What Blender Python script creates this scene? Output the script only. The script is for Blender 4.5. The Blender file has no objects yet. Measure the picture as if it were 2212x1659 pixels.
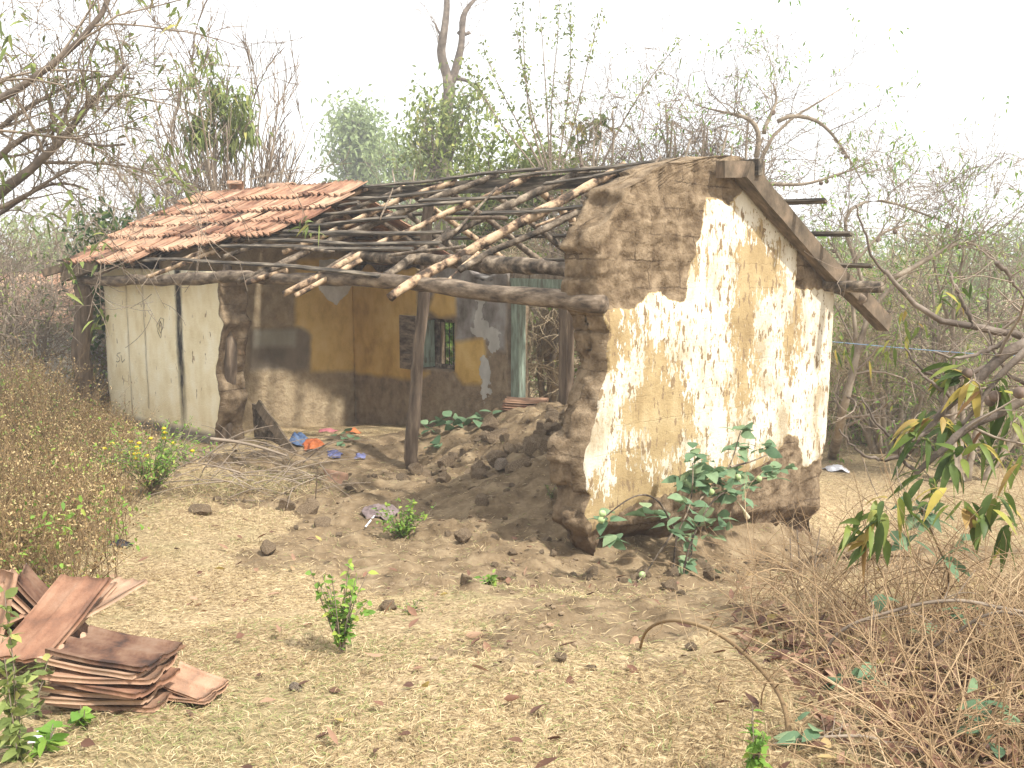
import bpy, math
import numpy as np
from math import radians, pi, sin, cos, atan
rng = np.random.default_rng(11)
scene = bpy.context.scene
COL = scene.collection
# ------------------------------------------------------------------ camera, sky, sun, exposure
FPX = 2152.0; PITCH = atan(300 / FPX); CAMH = 2.3
cd = bpy.data.cameras.new("camera"); cam = bpy.data.objects.new("camera", cd); COL.objects.link(cam)
cd.sensor_width = 36; cd.lens = FPX / 2212 * 36; cd.clip_start = 0.05; cd.clip_end = 3000
cam.location = (0, 0, CAMH); cam.rotation_euler = (pi / 2 - PITCH, 0, 0); scene.camera = cam
SUN_DIR = np.array([0.80, -0.60, 0.0]); SUN_DIR /= np.linalg.norm(SUN_DIR)
SUN_EL = radians(53)
world = bpy.data.worlds.new("World"); scene.world = world; world.use_nodes = True
wn = world.node_tree.nodes; wl = world.node_tree.links
sky = wn.new("ShaderNodeTexSky"); sky.sky_type = 'NISHITA'; sky.sun_disc = False
sky.sun_elevation = SUN_EL; sky.sun_rotation = math.atan2(SUN_DIR[0], SUN_DIR[1])
sky.air_density = 1.0; sky.dust_density = 2.5; sky.ozone_density = 0.5
wmx = wn.new("ShaderNodeMix"); wmx.data_type = 'RGBA'; wmx.inputs[0].default_value = .82   # thin white overcast over the blue sky
wl.new(sky.outputs[0], wmx.inputs[6]); wmx.inputs[7].default_value = (6.4, 6.4, 6.4, 1)
wl.new(wmx.outputs[2], wn["Background"].inputs[0]); wn["Background"].inputs[1].default_value = 0.12
sd_ = bpy.data.lights.new("sun", 'SUN'); sd_.energy = 2.9; sd_.angle = radians(3.0); sd_.color = (1, .965, .91)
sun = bpy.data.objects.new("sun", sd_); COL.objects.link(sun)
sv = np.array([SUN_DIR[0] * cos(SUN_EL), SUN_DIR[1] * cos(SUN_EL), sin(SUN_EL)])
from mathutils import Vector, Matrix
sun.rotation_euler = Vector(sv).to_track_quat('Z', 'Y').to_euler(); sun.location = (4, -4, 12)
scene.view_settings.view_transform = 'Standard'; scene.view_settings.look = 'None'
scene.view_settings.exposure = 1.28; scene.view_settings.gamma = 1
scene.cycles.max_bounces = 5; scene.cycles.diffuse_bounces = 3; scene.cycles.glossy_bounces = 2
scene.cycles.transmission_bounces = 3; scene.cycles.transparent_max_bounces = 4; scene.cycles.volume_bounces = 0
scene.cycles.caustics_reflective = False; scene.cycles.caustics_refractive = False

# ------------------------------------------------------------------ measuring helpers
def ray(x, y):
    a = (x - 1106) / FPX; b = -(y - 829.5) / FPX
    return np.array([a, cos(PITCH) + b * sin(PITCH), -sin(PITCH) + b * cos(PITCH)])
O = np.array([0, 0, CAMH])
def at_z(x, y, z): d = ray(x, y); return O + d * (z - CAMH) / d[2]
def at_y(x, y, Y): d = ray(x, y); return O + d * Y / d[1]
HC = np.array([0.624, 7.002]); HA = radians(44.85)
VX = np.array([cos(HA), sin(HA)]); UX = np.array([-sin(HA), cos(HA)])   # t axis, s axis
def H(t, s, z): p = HC + VX * t + UX * s; return np.array([p[0], p[1], z])
def toL(P): d = np.asarray(P)[..., :2] - HC; return np.stack([d @ VX, d @ UX, np.asarray(P)[..., 2]], -1)
def hit(x, y, P0, N):
    d = ray(x, y); return O + d * (np.dot(P0 - O, N) / np.dot(d, N))
def on_t(x, y, t): return toL(hit(x, y, H(t, 0, 0), np.array([*VX, 0])))      # house-local point on a wall plane
def on_s(x, y, s): return toL(hit(x, y, H(0, s, 0), np.array([*UX, 0])))
KR = 0.545; ZB = 2.03; TR = 1.72
def on_roof(x, y, o=0): return toL(hit(x, y, H(0, 0, ZB + o), np.array([-KR * VX[0], -KR * VX[1], 1])))
def roofz(t): return ZB + KR * t if t < TR else ZB + KR * (2 * TR - t)
def Z1(x, y): return x * .35211, y * .35211 + 292
def Z2(x, y): return x * .35211 + 681.5, y * .35211 + 292
def Z3(x, y): return x * .35211 + 1217, y * .35211 + 292

# ------------------------------------------------------------------ numpy noise
def _h(i, j, k, s):
    n = (i * 374761393 + j * 668265263 + k * 2147483647 + s * 1274126177) & 0xffffffff
    n = ((n ^ (n >> 13)) * 1274126177) & 0xffffffff
    return ((n ^ (n >> 16)) & 0xffff) / 32767.5 - 1
def noise(P, sc=1.0, seed=0):
    P = np.asarray(P, float) * sc; i = np.floor(P).astype(np.int64); f = P - i; f = f * f * (3 - 2 * f); r = 0
    for a in (0, 1):
        for b in (0, 1):
            for c in (0, 1):
                w = (f[..., 0] if a else 1 - f[..., 0]) * (f[..., 1] if b else 1 - f[..., 1]) * (f[..., 2] if c else 1 - f[..., 2])
                r = r + w * _h(i[..., 0] + a, i[..., 1] + b, i[..., 2] + c, seed)
    return r
def fbm(P, sc=1.0, oct=4, seed=0):
    r = 0; a = 1
    for o in range(oct): r = r + a * noise(P, sc * 2 ** o, seed + o); a *= .5
    return r
def nrm(v): return v / np.maximum(np.linalg.norm(v, axis=-1, keepdims=True), 1e-9)

# ------------------------------------------------------------------ object helpers
def tag(o, label=None, cat=None, group=None, kind=None):
    if label: o['label'] = label
    if cat: o['category'] = cat
    if group: o['group'] = group
    if kind: o['kind'] = kind
    return o
def empty(name, loc=(0, 0, 0), rz=0):
    o = bpy.data.objects.new(name, None); COL.objects.link(o); o.location = loc; o.rotation_euler = (0, 0, rz); o.empty_display_size = .1; return o
def mesh(name, V, F, mat=None, smooth=True, attrs=None, matidx=None):
    V = np.asarray(V, np.float32).reshape(-1, 3)
    if not isinstance(F, (list, tuple)) or (len(F) and not hasattr(F[0], 'shape')): F = [np.asarray(F)]
    F = [np.asarray(x, np.int32) for x in F if len(x)]
    me = bpy.data.meshes.new(name); nf = sum(len(x) for x in F); nl = sum(x.size for x in F)
    me.vertices.add(len(V)); me.vertices.foreach_set('co', V.ravel())
    me.loops.add(nl); me.polygons.add(nf)
    me.loops.foreach_set('vertex_index', np.concatenate([x.ravel() for x in F]))
    tot = np.concatenate([np.full(len(x), x.shape[1], np.int32) for x in F]); st = np.concatenate([[0], np.cumsum(tot)[:-1]]).astype(np.int32)
    me.polygons.foreach_set('loop_start', st); me.polygons.foreach_set('loop_total', tot)
    me.polygons.foreach_set('use_smooth', np.full(nf, smooth))
    me.update(calc_edges=True); me.validate()
    for k, a in (attrs or {}).items():
        at = me.attributes.new(k, 'FLOAT', 'POINT'); at.data.foreach_set('value', np.asarray(a, np.float32))
    if mat: me.materials.append(mat)
    return me
def obj(name, me, parent=None):
    o = bpy.data.objects.new(name, me); COL.objects.link(o)
    if parent: o.parent = parent
    return o
class MB:
    def __init__(s): s.V = []; s.F = {}; s.n = 0; s.A = []
    def add(s, V, F, var=None):
        V = np.asarray(V, float).reshape(-1, 3)
        for f in (F if isinstance(F, list) else [F]):
            f = np.asarray(f)
            if len(f): s.F.setdefault(f.shape[1], []).append(f + s.n)
        s.V.append(V); s.n += len(V)
        s.A.append(np.broadcast_to(np.asarray(0. if var is None else var, float), (len(V),)))
        return s
    def mesh(s, name, mat, smooth=True):
        return mesh(name, np.concatenate(s.V), [np.concatenate(v) for v in s.F.values()], mat, smooth, {'var': np.concatenate(s.A)})
    def obj(s, name, mat, parent=None, smooth=True): return obj(name, s.mesh(name, mat, smooth), parent)
    def tubes(s, P, R, k=4, var=None, cap=False):
        P = np.asarray(P, float); R = np.asarray(R, float)
        if P.ndim == 2: P = P[None]; R = np.broadcast_to(R, (1, P.shape[1]))
        N, m, _ = P.shape; T = nrm(np.gradient(P, axis=1))
        ref = np.where(np.abs(T[:, :1, 2:3]) > .8, [[[1., 0, 0]]], [[[0, 0, 1.]]])
        A = nrm(np.cross(T, np.broadcast_to(ref, T.shape))); B = np.cross(T, A)
        an = np.arange(k) * 2 * pi / k
        V = P[:, :, None] + R[:, :, None, None] * (A[:, :, None] * np.cos(an)[:, None] + B[:, :, None] * np.sin(an)[:, None])
        b = np.arange(N)[:, None, None] * m * k + np.arange(m - 1)[None, :, None] * k; j = np.arange(k); j2 = (j + 1) % k
        F = np.stack([b + j, b + j2, b + k + j2, b + k + j], -1).reshape(-1, 4)
        va = None if var is None else np.repeat(np.broadcast_to(var, (N,)), m * k)
        Fs = [F]
        if cap:
            Fs.append(np.arange(k)[::-1][None] + (np.arange(N) * m * k)[:, None]); Fs.append(np.arange(k)[None] + (np.arange(N) * m * k + (m - 1) * k)[:, None])
        s.add(V, Fs, va); return s
    def leaves(s, P, D, L, W, fold=.25, droop=.3, seg=2, var=None):
        N = len(P); D = nrm(D); up = np.array([0, 0, 1.]); rnd = rng.normal(size=(N, 3)) * .5
        S = nrm(np.cross(D, up + rnd)); Nn = nrm(np.cross(S, D)); L = np.broadcast_to(L, (N,)); W = np.broadcast_to(W, (N,))
        ts = np.linspace(0, 1, seg + 1)
        ctr = [P + D * (L * t)[:, None] + np.array([0, 0, -1.]) * (L * droop * t * t)[:, None] for t in ts]
        V = [ctr[0]]; F = []
        wd = lambda t: sin(pi * t ** .8) if 0 < t < 1 else 0
        for q in range(1, seg):
            w = (W * .5 * wd(ts[q]))[:, None]
            V += [ctr[q] - S * w + Nn * w * fold, ctr[q], ctr[q] + S * w + Nn * w * fold]
        V.append(ctr[-1]); nv = len(V); V = np.stack(V, 1)
        F3 = [[0, 2, 1], [0, 3, 2]]; F4 = []
        for q in range(1, seg - 1):
            a = 1 + (q - 1) * 3; F4 += [[a, a + 1, a + 4, a + 3], [a + 1, a + 2, a + 5, a + 4]]
        a = 1 + (seg - 2) * 3; F3 += [[a, a + 1, nv - 1], [a + 1, a + 2, nv - 1]]
        off = (np.arange(N) * nv)[:, None, None]
        Fs = [(np.array(F3)[None] + off).reshape(-1, 3)]
        if F4: Fs.append((np.array(F4)[None] + off).reshape(-1, 4))
        if var is None: var = rng.random(N)
        s.add(V, Fs, np.repeat(var, nv)); return s
def box_vf(c, sz, X=None):
    x, y, z = np.array(sz) / 2
    V = np.array([[-x, -y, -z], [x, -y, -z], [x, y, -z], [-x, y, -z], [-x, -y, z], [x, -y, z], [x, y, z], [-x, y, z]])
    if X is not None: V = V @ np.array(X)
    return V + np.array(c), np.array([[0, 3, 2, 1], [4, 5, 6, 7], [0, 1, 5, 4], [1, 2, 6, 5], [2, 3, 7, 6], [3, 0, 4, 7]])

# ------------------------------------------------------------------ materials
def new_mat(name):
    m = bpy.data.materials.new(name); m.use_nodes = True; nt = m.node_tree
    return m, nt, nt.nodes, nt.links, nt.nodes['Principled BSDF']
def N_(nt, t, **kw):
    n = nt.nodes.new(t)
    for k, v in kw.items(): setattr(n, k, v)
    return n
def ramp(nt, fac, stops, interp='LINEAR'):
    r = N_(nt, 'ShaderNodeValToRGB'); e = r.color_ramp.elements; r.color_ramp.interpolation = interp
    while len(e) < len(stops): e.new(.5)
    for i, (p, c) in enumerate(stops): e[i].position = p; e[i].color = (*c, 1)
    nt.links.new(fac, r.inputs[0]); return r.outputs[0]
def math_(nt, op, a, b=None, clamp=False):
    n = N_(nt, 'ShaderNodeMath', operation=op, use_clamp=clamp)
    for i, v in enumerate((a, b)):
        if v is None: continue
        if isinstance(v, (int, float)): n.inputs[i].default_value = v
        else: nt.links.new(v, n.inputs[i])
    return n.outputs[0]
def mix_(nt, f, a, b, blend='MIX'):
    n = N_(nt, 'ShaderNodeMix', data_type='RGBA', blend_type=blend)
    for i, v in ((0, f), (6, a), (7, b)):
        if isinstance(v, (int, float)): n.inputs[i].default_value = v
        elif isinstance(v, tuple): n.inputs[i].default_value = (*v, 1)
        else: nt.links.new(v, n.inputs[i])
    return n.outputs[2]
def texn(nt, scale, detail=5, rough=.6, mp=None, coord='Object', dist=0):
    tc = N_(nt, 'ShaderNodeTexCoord'); mpn = N_(nt, 'ShaderNodeMapping'); nt.links.new(tc.outputs[coord], mpn.inputs[0])
    if mp: mpn.inputs['Scale'].default_value = mp
    n = N_(nt, 'ShaderNodeTexNoise'); n.inputs['Scale'].default_value = scale; n.inputs['Detail'].default_value = detail
    n.inputs['Roughness'].default_value = rough; n.inputs['Distortion'].default_value = dist
    nt.links.new(mpn.outputs[0], n.inputs[0]); return n.outputs[0]
def bump(nt, h, s, d=.01, prev=None):
    b = N_(nt, 'ShaderNodeBump'); b.inputs['Strength'].default_value = s; b.inputs['Distance'].default_value = d
    nt.links.new(h, b.inputs['Height'])
    if prev: nt.links.new(prev, b.inputs['Normal'])
    return b.outputs[0]
def attr(nt, name): n = N_(nt, 'ShaderNodeAttribute', attribute_name=name); return n.outputs['Fac']
def mat_simple(name, stops, scale=6, mp=None, rough=.85, bmp=.4, bd=.01, varamt=0, var_stops=None, fine=60, coord='Object'):
    m, nt, nd, lk, bs = new_mat(name)
    n = texn(nt, scale, 6, .62, mp, coord); c = ramp(nt, n, stops)
    if var_stops: c2 = ramp(nt, attr(nt, 'var'), var_stops); c = mix_(nt, varamt, c, c2)
    lk.new(c, bs.inputs['Base Color']); bs.inputs['Roughness'].default_value = rough; bs.inputs['Specular IOR Level'].default_value = .2
    if bmp:
        n2 = texn(nt, fine, 4, .6, mp, coord); lk.new(bump(nt, n2, bmp, bd, bump(nt, n, bmp, bd * 2)), bs.inputs['Normal'])
    return m
def mat_leaf(name, stops, trans=.35, rough=.6):
    m, nt, nd, lk, bs = new_mat(name)
    c = ramp(nt, attr(nt, 'var'), stops); n = texn(nt, 25, 3); c = mix_(nt, .35, c, ramp(nt, n, [(.3, (.35, .35, .35)), (.7, (1, 1, 1))]), 'MULTIPLY')
    lk.new(c, bs.inputs['Base Color']); bs.inputs['Roughness'].default_value = rough; bs.inputs['Specular IOR Level'].default_value = .25
    tr = N_(nt, 'ShaderNodeBsdfTranslucent'); lk.new(c, tr.inputs[0]); mx = N_(nt, 'ShaderNodeMixShader'); mx.inputs[0].default_value = trans
    lk.new(bs.outputs[0], mx.inputs[1]); lk.new(tr.outputs[0], mx.inputs[2]); lk.new(mx.outputs[0], nd['Material Output'].inputs[0])
    return m
def stops(*c): return [(i / (len(c) - 1) if len(c) > 1 else 0, x) for i, x in enumerate(c)]
M = {}
M['wood_dark'] = mat_simple('weathered_dark_wood', [(.36, (.03, .024, .018)), (.5, (.12, .092, .065)), (.64, (.33, .265, .19))], 9, (1, 1, 1), .85, .6, .01)
M['wood_batten'] = mat_simple('grey_batten_wood', [(.34, (.02, .017, .013)), (.5, (.07, .057, .042)), (.68, (.24, .2, .145))], 5, (6, .6, 6), .8, .4, .006)
M['wood_pale'] = mat_simple('peeled_pale_wood', [(.40, (.05, .035, .024)), (.46, (.17, .11, .07)), (.53, (.44, .31, .19)), (.7, (.60, .46, .31))], 8, (1, 1, 1), .8, .6, .008)
M['wood_log'] = mat_simple('grey_brown_log', [(.34, (.05, .037, .026)), (.5, (.155, .116, .08)), (.68, (.31, .245, .175))], 9, (2, .6, 2), .8, .5, .008)
M['wood_post'] = mat_simple('brown_post_wood', [(.3, (.065, .048, .034)), (.55, (.18, .132, .09)), (.75, (.32, .245, .17))], 4, (5, 5, .6), .85, .6, .01)
M['wood_board'] = mat_simple('brown_board_wood', [(.3, (.06, .045, .03)), (.5, (.13, .098, .065)), (.7, (.25, .18, .12))], 5, (1, 4, 1), .85, .5, .006)
M['wood_green'] = mat_simple('faded_green_wood', [(.35, (.14, .13, .10)), (.5, (.22, .27, .21)), (.7, (.34, .41, .32))], 6, (4, 4, .6), .8, .4, .004)
M['iron'] = mat_simple('rusty_iron', [(.3, (.02, .015, .012)), (.7, (.07, .045, .03))], 20, None, .7, .2, .002)
M['tile'] = mat_simple('terracotta_tile', [(.38, (.045, .03, .024)), (.47, (.21, .105, .062)), (.56, (.35, .205, .125)), (.72, (.50, .35, .24))], 6, (1, 1, 1), .9, .5, .006, .6, [(0, (.022, .017, .015)), (.25, (.20, .095, .06)), (.6, (.37, .215, .135)), (1, (.53, .37, .25))])
M['mud'] = mat_simple('crumbled_mud', [(.3, (.10, .064, .038)), (.5, (.23, .155, .095)), (.72, (.36, .26, .165))], 6, None, .95, .9, .02)
M['clod'] = mat_simple('mud_clod_earth', [(.3, (.11, .076, .045)), (.5, (.215, .155, .095)), (.72, (.34, .26, .168))], 14, None, .95, .8, .01)
M['stone'] = mat_simple('grey_brown_stone', [(.3, (.13, .10, .07)), (.55, (.28, .22, .16)), (.75, (.48, .42, .33))], 12, None, .9, .7, .01)
M['bark_pale'] = mat_simple('pale_grey_bark', [(.3, (.16, .125, .09)), (.55, (.33, .27, .20)), (.75, (.50, .43, .34))], 6, None, .9, .4, .01)
M['bark_dark'] = mat_simple('grey_brown_bark', [(.3, (.07, .055, .045)), (.55, (.17, .135, .105)), (.75, (.30, .25, .20))], 6, None, .9, .5, .01)
M['twig'] = mat_simple('dry_twig', [(.3, (.15, .115, .085)), (.6, (.30, .24, .18)), (.8, (.46, .39, .3))], 2, None, .9, 0)
M['gold_twig'] = mat_simple('golden_dry_stem', [(.3, (.20, .125, .065)), (.55, (.38, .265, .15)), (.75, (.58, .45, .29))], 2, None, .9, 0)
M['straw_twig'] = mat_simple('pale_straw_twig', [(.3, (.36, .27, .16)), (.6, (.56, .45, .30)), (.8, (.7, .6, .45))], 2, None, .9, 0)
M['twig_brown'] = mat_simple('brown_twig', [(.3, (.12, .075, .038)), (.6, (.27, .185, .095)), (.8, (.4, .3, .2))], 2, None, .9, 0)
M['straw'] = mat_leaf('dry_straw', [(0, (.24, .155, .075)), (.3, (.49, .37, .19)), (.75, (.74, .60, .36)), (.82, (.24, .26, .09)), (1, (.34, .36, .14))], .25)
M['leaf_green'] = mat_leaf('mid_green_leaf', [(0, (.12, .16, .045)), (.6, (.25, .31, .09)), (.9, (.36, .42, .13)), (1, (.50, .47, .15))])
M['leaf_pale'] = mat_leaf('pale_green_leaf', [(0, (.22, .30, .12)), (1, (.38, .46, .2))])
M['leaf_dark'] = mat_leaf('deep_green_leaf', [(0, (.03, .065, .02)), (.7, (.07, .13, .035)), (1, (.2, .25, .06))])
M['leaf_mango'] = mat_leaf('long_mango_leaf', [(0, (.06, .10, .025)), (.5, (.13, .19, .04)), (.74, (.24, .29, .06)), (.86, (.52, .43, .09)), (1, (.30, .15, .07))], .35, .5)
M['leaf_lime'] = mat_leaf('bright_green_leaf', [(0, (.13, .26, .04)), (.7, (.26, .42, .07)), (1, (.45, .50, .10))])
M['leaf_blue'] = mat_leaf('blue_green_leaf', [(0, (.12, .21, .11)), (.7, (.21, .33, .18)), (1, (.32, .42, .22))], .35)
M['leaf_brown'] = mat_leaf('fallen_brown_leaf', [(0, (.09, .045, .03)), (.5, (.25, .13, .08)), (.9, (.42, .27, .17)), (1, (.5, .4, .12))], .15)
M['seed_brown'] = mat_leaf('brown_seed_head', [(0, (.16, .095, .04)), (.5, (.36, .24, .10)), (.85, (.60, .46, .24)), (1, (.28, .30, .09))], .2)
M['flower'] = mat_leaf('yellow_flower', [(0, (.75, .55, .03)), (1, (.85, .7, .05))], .3)
M['petal'] = mat_leaf('cream_petal', [(0, (.75, .7, .5)), (1, (.8, .75, .6))], .3)
M['fruit_green'] = mat_simple('pale_green_fruit', [(.3, (.25, .36, .14)), (.7, (.48, .58, .28))], 30, None, .5, .1, .002)
M['fruit_brown'] = mat_simple('brown_fruit', [(.3, (.09, .06, .045)), (.7, (.22, .16, .12))], 20, None, .6, .2, .003)
def cloth(name, a, b): return mat_simple(name, [(.35, a), (.65, b)], 9, None, .9, .5, .01)
M['cloth_blue'] = cloth('blue_cloth', (.035, .06, .13), (.16, .23, .36)); M['cloth_orange'] = cloth('orange_cloth', (.32, .08, .03), (.58, .19, .07))
M['cloth_purple'] = cloth('violet_cloth', (.07, .075, .16), (.17, .18, .32)); M['cloth_pink'] = cloth('pink_cloth', (.28, .09, .10), (.45, .17, .18))
M['cloth_grey'] = cloth('grey_mauve_cloth', (.12, .09, .085), (.27, .21, .2)); M['cloth_white'] = cloth('white_plastic', (.45, .45, .48), (.85, .85, .88))
M['black'] = cloth('black_rubber', (.01, .01, .012), (.05, .05, .055))
M['white_wall'] = mat_simple('whitewashed_wall', [(.3, (.66, .65, .62)), (.6, (.84, .83, .81))], 3, None, .9, .2, .01)
M['wire'] = mat_simple('blue_wire', [(.3, (.12, .2, .3)), (.7, (.2, .3, .42))], 3, None, .6, 0)

# ------------------------------------------------------------------ ground
cp = []
def cpx(px, py, z): p = at_z(px, py, z); cp.append((p[0], p[1], z))
for x, y, z in [(-5, 1, .7), (0, 1, .72), (5, 1, .72), (-5, 4, .55), (5, 4, .6), (-1.5, 3.7, .6), (1.5, 3.6, .62), (0, 3.6, .62), (-3, 3.5, .6), (3, 3.6, .62),
                (-3, 5.3, .34), (0, 5.2, .36), (2, 5.2, .35), (4.5, 5.5, .4), (6, 6.5, .25), (-6, 6, .3), (-8, 9, .2), (-9, 14, -.1), (-6, 16, -.35), (0, 18, -.7), (6, 18, -.9), (10, 14, -.8), (9, 9, -.2),
                (14, 20, -1), (-14, 20, -.3), (-14, 8, .2), (14, 8, 0), (1.6, 6.4, .05), (3, 7, -.12), (4.2, 8, -.3), (5, 10, -.5), (5, 12.5, -.68), (7, 13.5, -.75), (-.6, 6.4, .16), (-2.2, 6.6, .18)]: cp.append((x, y, z))
for t, s, z in [(-.1, -.15, .0), (-.2, 1.5, .05), (-.2, 3.5, .06), (-.2, 5.3, .04), (.2, 7.5, -.08), (-.2, 9.3, -.1), (3.5, -.1, -.62), (1.75, -.15, -.30), (3, -.15, -.54), (2.4, -.25, -.44), (1, -.15, -.15), (2.2, -.8, -.34), (3.2, -.8, -.5), (1.2, -.8, -.14), (3, .3, -.3), (2.4, .3, 0), (1.7, 3.9, -.1), (1, 5.3, 0), (2.8, 7.2, -.25), (1, 7, -.12),
                (2.3, 2.7, .50), (1.9, 1.8, .56), (1.2, 1.0, .42), (2.9, 3.6, .38), (1.35, 2.5, .1), (2.6, .8, .55), (.4, .6, .14), (2.6, 5.2, -.02), (.4, 3, .03), (4.6, 3, -.3), (4.6, 0, -.62), (4.6, 7, -.4), (1.7, 9.6, -.2)]:
    p = H(t, s, z); cp.append(tuple(p))
cp = np.array(cp); EPS = .35
phi = lambda d2: np.sqrt(d2 + EPS ** 2)
_D = ((cp[:, None, :2] - cp[None, :, :2]) ** 2).sum(-1); _n = len(cp)
_A = np.block([[phi(_D), np.ones((_n, 1))], [np.ones((1, _n)), np.zeros((1, 1))]]); _w = np.linalg.solve(_A, np.append(cp[:, 2], 0))
def ground(x, y, rough=True):
    x = np.asarray(x, float); y = np.asarray(y, float); sh = x.shape; xf = x.ravel(); yf = y.ravel(); z = np.zeros(len(xf))
    for a in range(0, len(xf), 40000):
        xx = xf[a:a + 40000, None]; yy = yf[a:a + 40000, None]
        z[a:a + 40000] = phi((xx - cp[:, 0]) ** 2 + (yy - cp[:, 1]) ** 2) @ _w[:-1] + _w[-1]
    r = np.hypot(xf, yf - 7); w = np.clip((r - 13) / 12, 0, 1); w = w * w * (3 - 2 * w); z = z * (1 - w) + (-.9) * w
    if rough:
        P = np.stack([xf, yf, 0 * xf], -1); L = toL(P); mud = mudw(L)
        z = z + fbm(P, 1.1, 3, 5) * .035 * (1 - w) + fbm(P, 13, 2, 77) * .013 * mud + np.maximum(noise(P, 4.3, 41) - .25, 0) * .07 * mud + fbm(P, 6, 3, 9) * (.008 + .022 * mud + .05 * np.exp(-((L[:, 0] - 1.9) / 1.0) ** 2 - ((L[:, 1] - 2.0) / 1.4) ** 2)) * (1 - w)
    return z.reshape(sh)
def mudw(L):   # bare crumbled earth round the ruin
    t, s = L[..., 0], L[..., 1]
    P = np.stack([t, s, 0 * t], -1)
    d = np.maximum(np.maximum(-1.0 - .75 * np.clip((3.0 - s) / 2, 0, 1) - t, t - 3.6), np.maximum(-1.7 - s, s - 5.6))
    d = d + fbm(P, 1.3, 4, 21) * .75
    return np.clip(.5 - d * 1.6, 0, 1)
def gp(px, py):
    z = 0.
    for _ in range(14): P = at_z(px, py, z); z = z + .7 * (float(ground(P[0], P[1], False)) - z)
    return np.array([P[0], P[1], float(ground(P[0], P[1]))])
def gz(x, y): return float(ground(x, y))
def axis(a, b, st, far, g=1.18):
    c = list(np.arange(a, b + 1e-6, st)); d = st
    while c[-1] < far: d *= g; c.append(c[-1] + d)
    d = st
    while c[0] > -far: d *= g; c.insert(0, c[0] - d)
    return np.array(c)
gx = axis(-6.5, 7, .035, 130); gy = axis(2.2, 14.5, .035, 110)
GX, GY = np.meshgrid(gx, gy, indexing='ij'); GZ = ground(GX, GY)
i = np.arange(len(gx) - 1)[:, None] * len(gy) + np.arange(len(gy) - 1)[None]
GF = np.stack([i, i + len(gy), i + len(gy) + 1, i + 1], -1).reshape(-1, 4)
def straw_cover(x, y):
    P = np.stack([x, y, 0 * x], -1); c = 1 - .9 * mudw(toL(P)); c = c * np.clip(.8 + fbm(P, 2.2, 3, 33) * 1.1, .04, 1); return c
m, nt, nd, lk, bs = new_mat('dry_soil')
a_m = attr(nt, 'bare')
soil = ramp(nt, texn(nt, 5, 7, .65), [(.32, (.105, .072, .040)), (.5, (.205, .147, .085)), (.68, (.31, .235, .142))])
strw = ramp(nt, texn(nt, 26, 8, .72, None, 'Object', 1.5), [(.38, (.13, .09, .047)), (.5, (.34, .25, .14)), (.62, (.53, .415, .245)), (.75, (.62, .50, .31))])
gren = ramp(nt, texn(nt, 40, 6, .7), [(.35, (.13, .11, .05)), (.65, (.34, .29, .15))])
pat = texn(nt, .9, 4, .6); pm = ramp(nt, pat, [(.50, (0, 0, 0)), (.66, (1, 1, 1))])
strw = mix_(nt, math_(nt, 'MULTIPLY', pm, .55), strw, gren)
f = math_(nt, 'ADD', a_m, math_(nt, 'MULTIPLY', math_(nt, 'SUBTRACT', texn(nt, 9, 5), .5), .9)); f = ramp(nt, f, [(.36, (0, 0, 0)), (.6, (1, 1, 1))])
lk.new(mix_(nt, f, strw, soil), bs.inputs['Base Color']); bs.inputs['Roughness'].default_value = .95; bs.inputs['Specular IOR Level'].default_value = .1
lk.new(bump(nt, texn(nt, 60, 6, .7), .8, .012, bump(nt, texn(nt, 14, 5, .6), .7, .03)), bs.inputs['Normal']); M['ground'] = m
g = obj('ground', mesh('ground', np.stack([GX, GY, GZ], -1), GF, M['ground'], True, {'bare': mudw(toL(np.stack([GX, GY, GZ], -1))).ravel()})); tag(g, kind='structure')

# ------------------------------------------------------------------ the ruined house
house = empty('ruined_house', (*HC, 0), HA)
tag(house, 'roofless mud brick house with peeling white and yellow plaster gable', 'house')
def hexgrid(name, ti, zj, nk, pos, mask, mat, attrs=None, parent=house):
    ni, nj = len(ti), len(zj); I, J, K = np.meshgrid(np.arange(ni), np.arange(nj), np.arange(nk), indexing='ij')
    V = pos(ti[I], zj[J], K / (nk - 1)); idx = (I * nj + J) * nk + K
    Mk = np.zeros((ni + 1, nj + 1), bool); Mk[1:-1, 1:-1] = mask; C = Mk[1:-1, 1:-1]; F = []
    a, b = np.nonzero(C)
    for k, fl in ((0, 1), (nk - 1, 0)):
        q = np.stack([idx[a, b, k], idx[a + 1, b, k], idx[a + 1, b + 1, k], idx[a, b + 1, k]], -1); F.append(q if fl else q[:, ::-1])
    for k in range(nk - 1):
        for d, (di, dj) in enumerate(((-1, 0), (1, 0), (0, -1), (0, 1))):
            a, b = np.nonzero(C & ~Mk[1 + di:ni + di, 1 + dj:nj + dj])
            e = [((a, b + 1), (a, b)), ((a + 1, b), (a + 1, b + 1)), ((a, b), (a + 1, b)), ((a + 1, b + 1), (a, b + 1))][d]
            F.append(np.stack([idx[e[0][0], e[0][1], k], idx[e[0][0], e[0][1], k + 1], idx[e[1][0], e[1][1], k + 1], idx[e[1][0], e[1][1], k]], -1))
    Fq = np.concatenate(F); us, inv = np.unique(Fq, return_inverse=True); V = V.reshape(-1, 3)[us]
    at = attrs(V, K.ravel()[us] / (nk - 1)) if attrs else None
    if at and '_V' in at: V = at.pop('_V')
    return obj(name, mesh(name, V, inv.reshape(Fq.shape), mat, True, at), parent)
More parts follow.
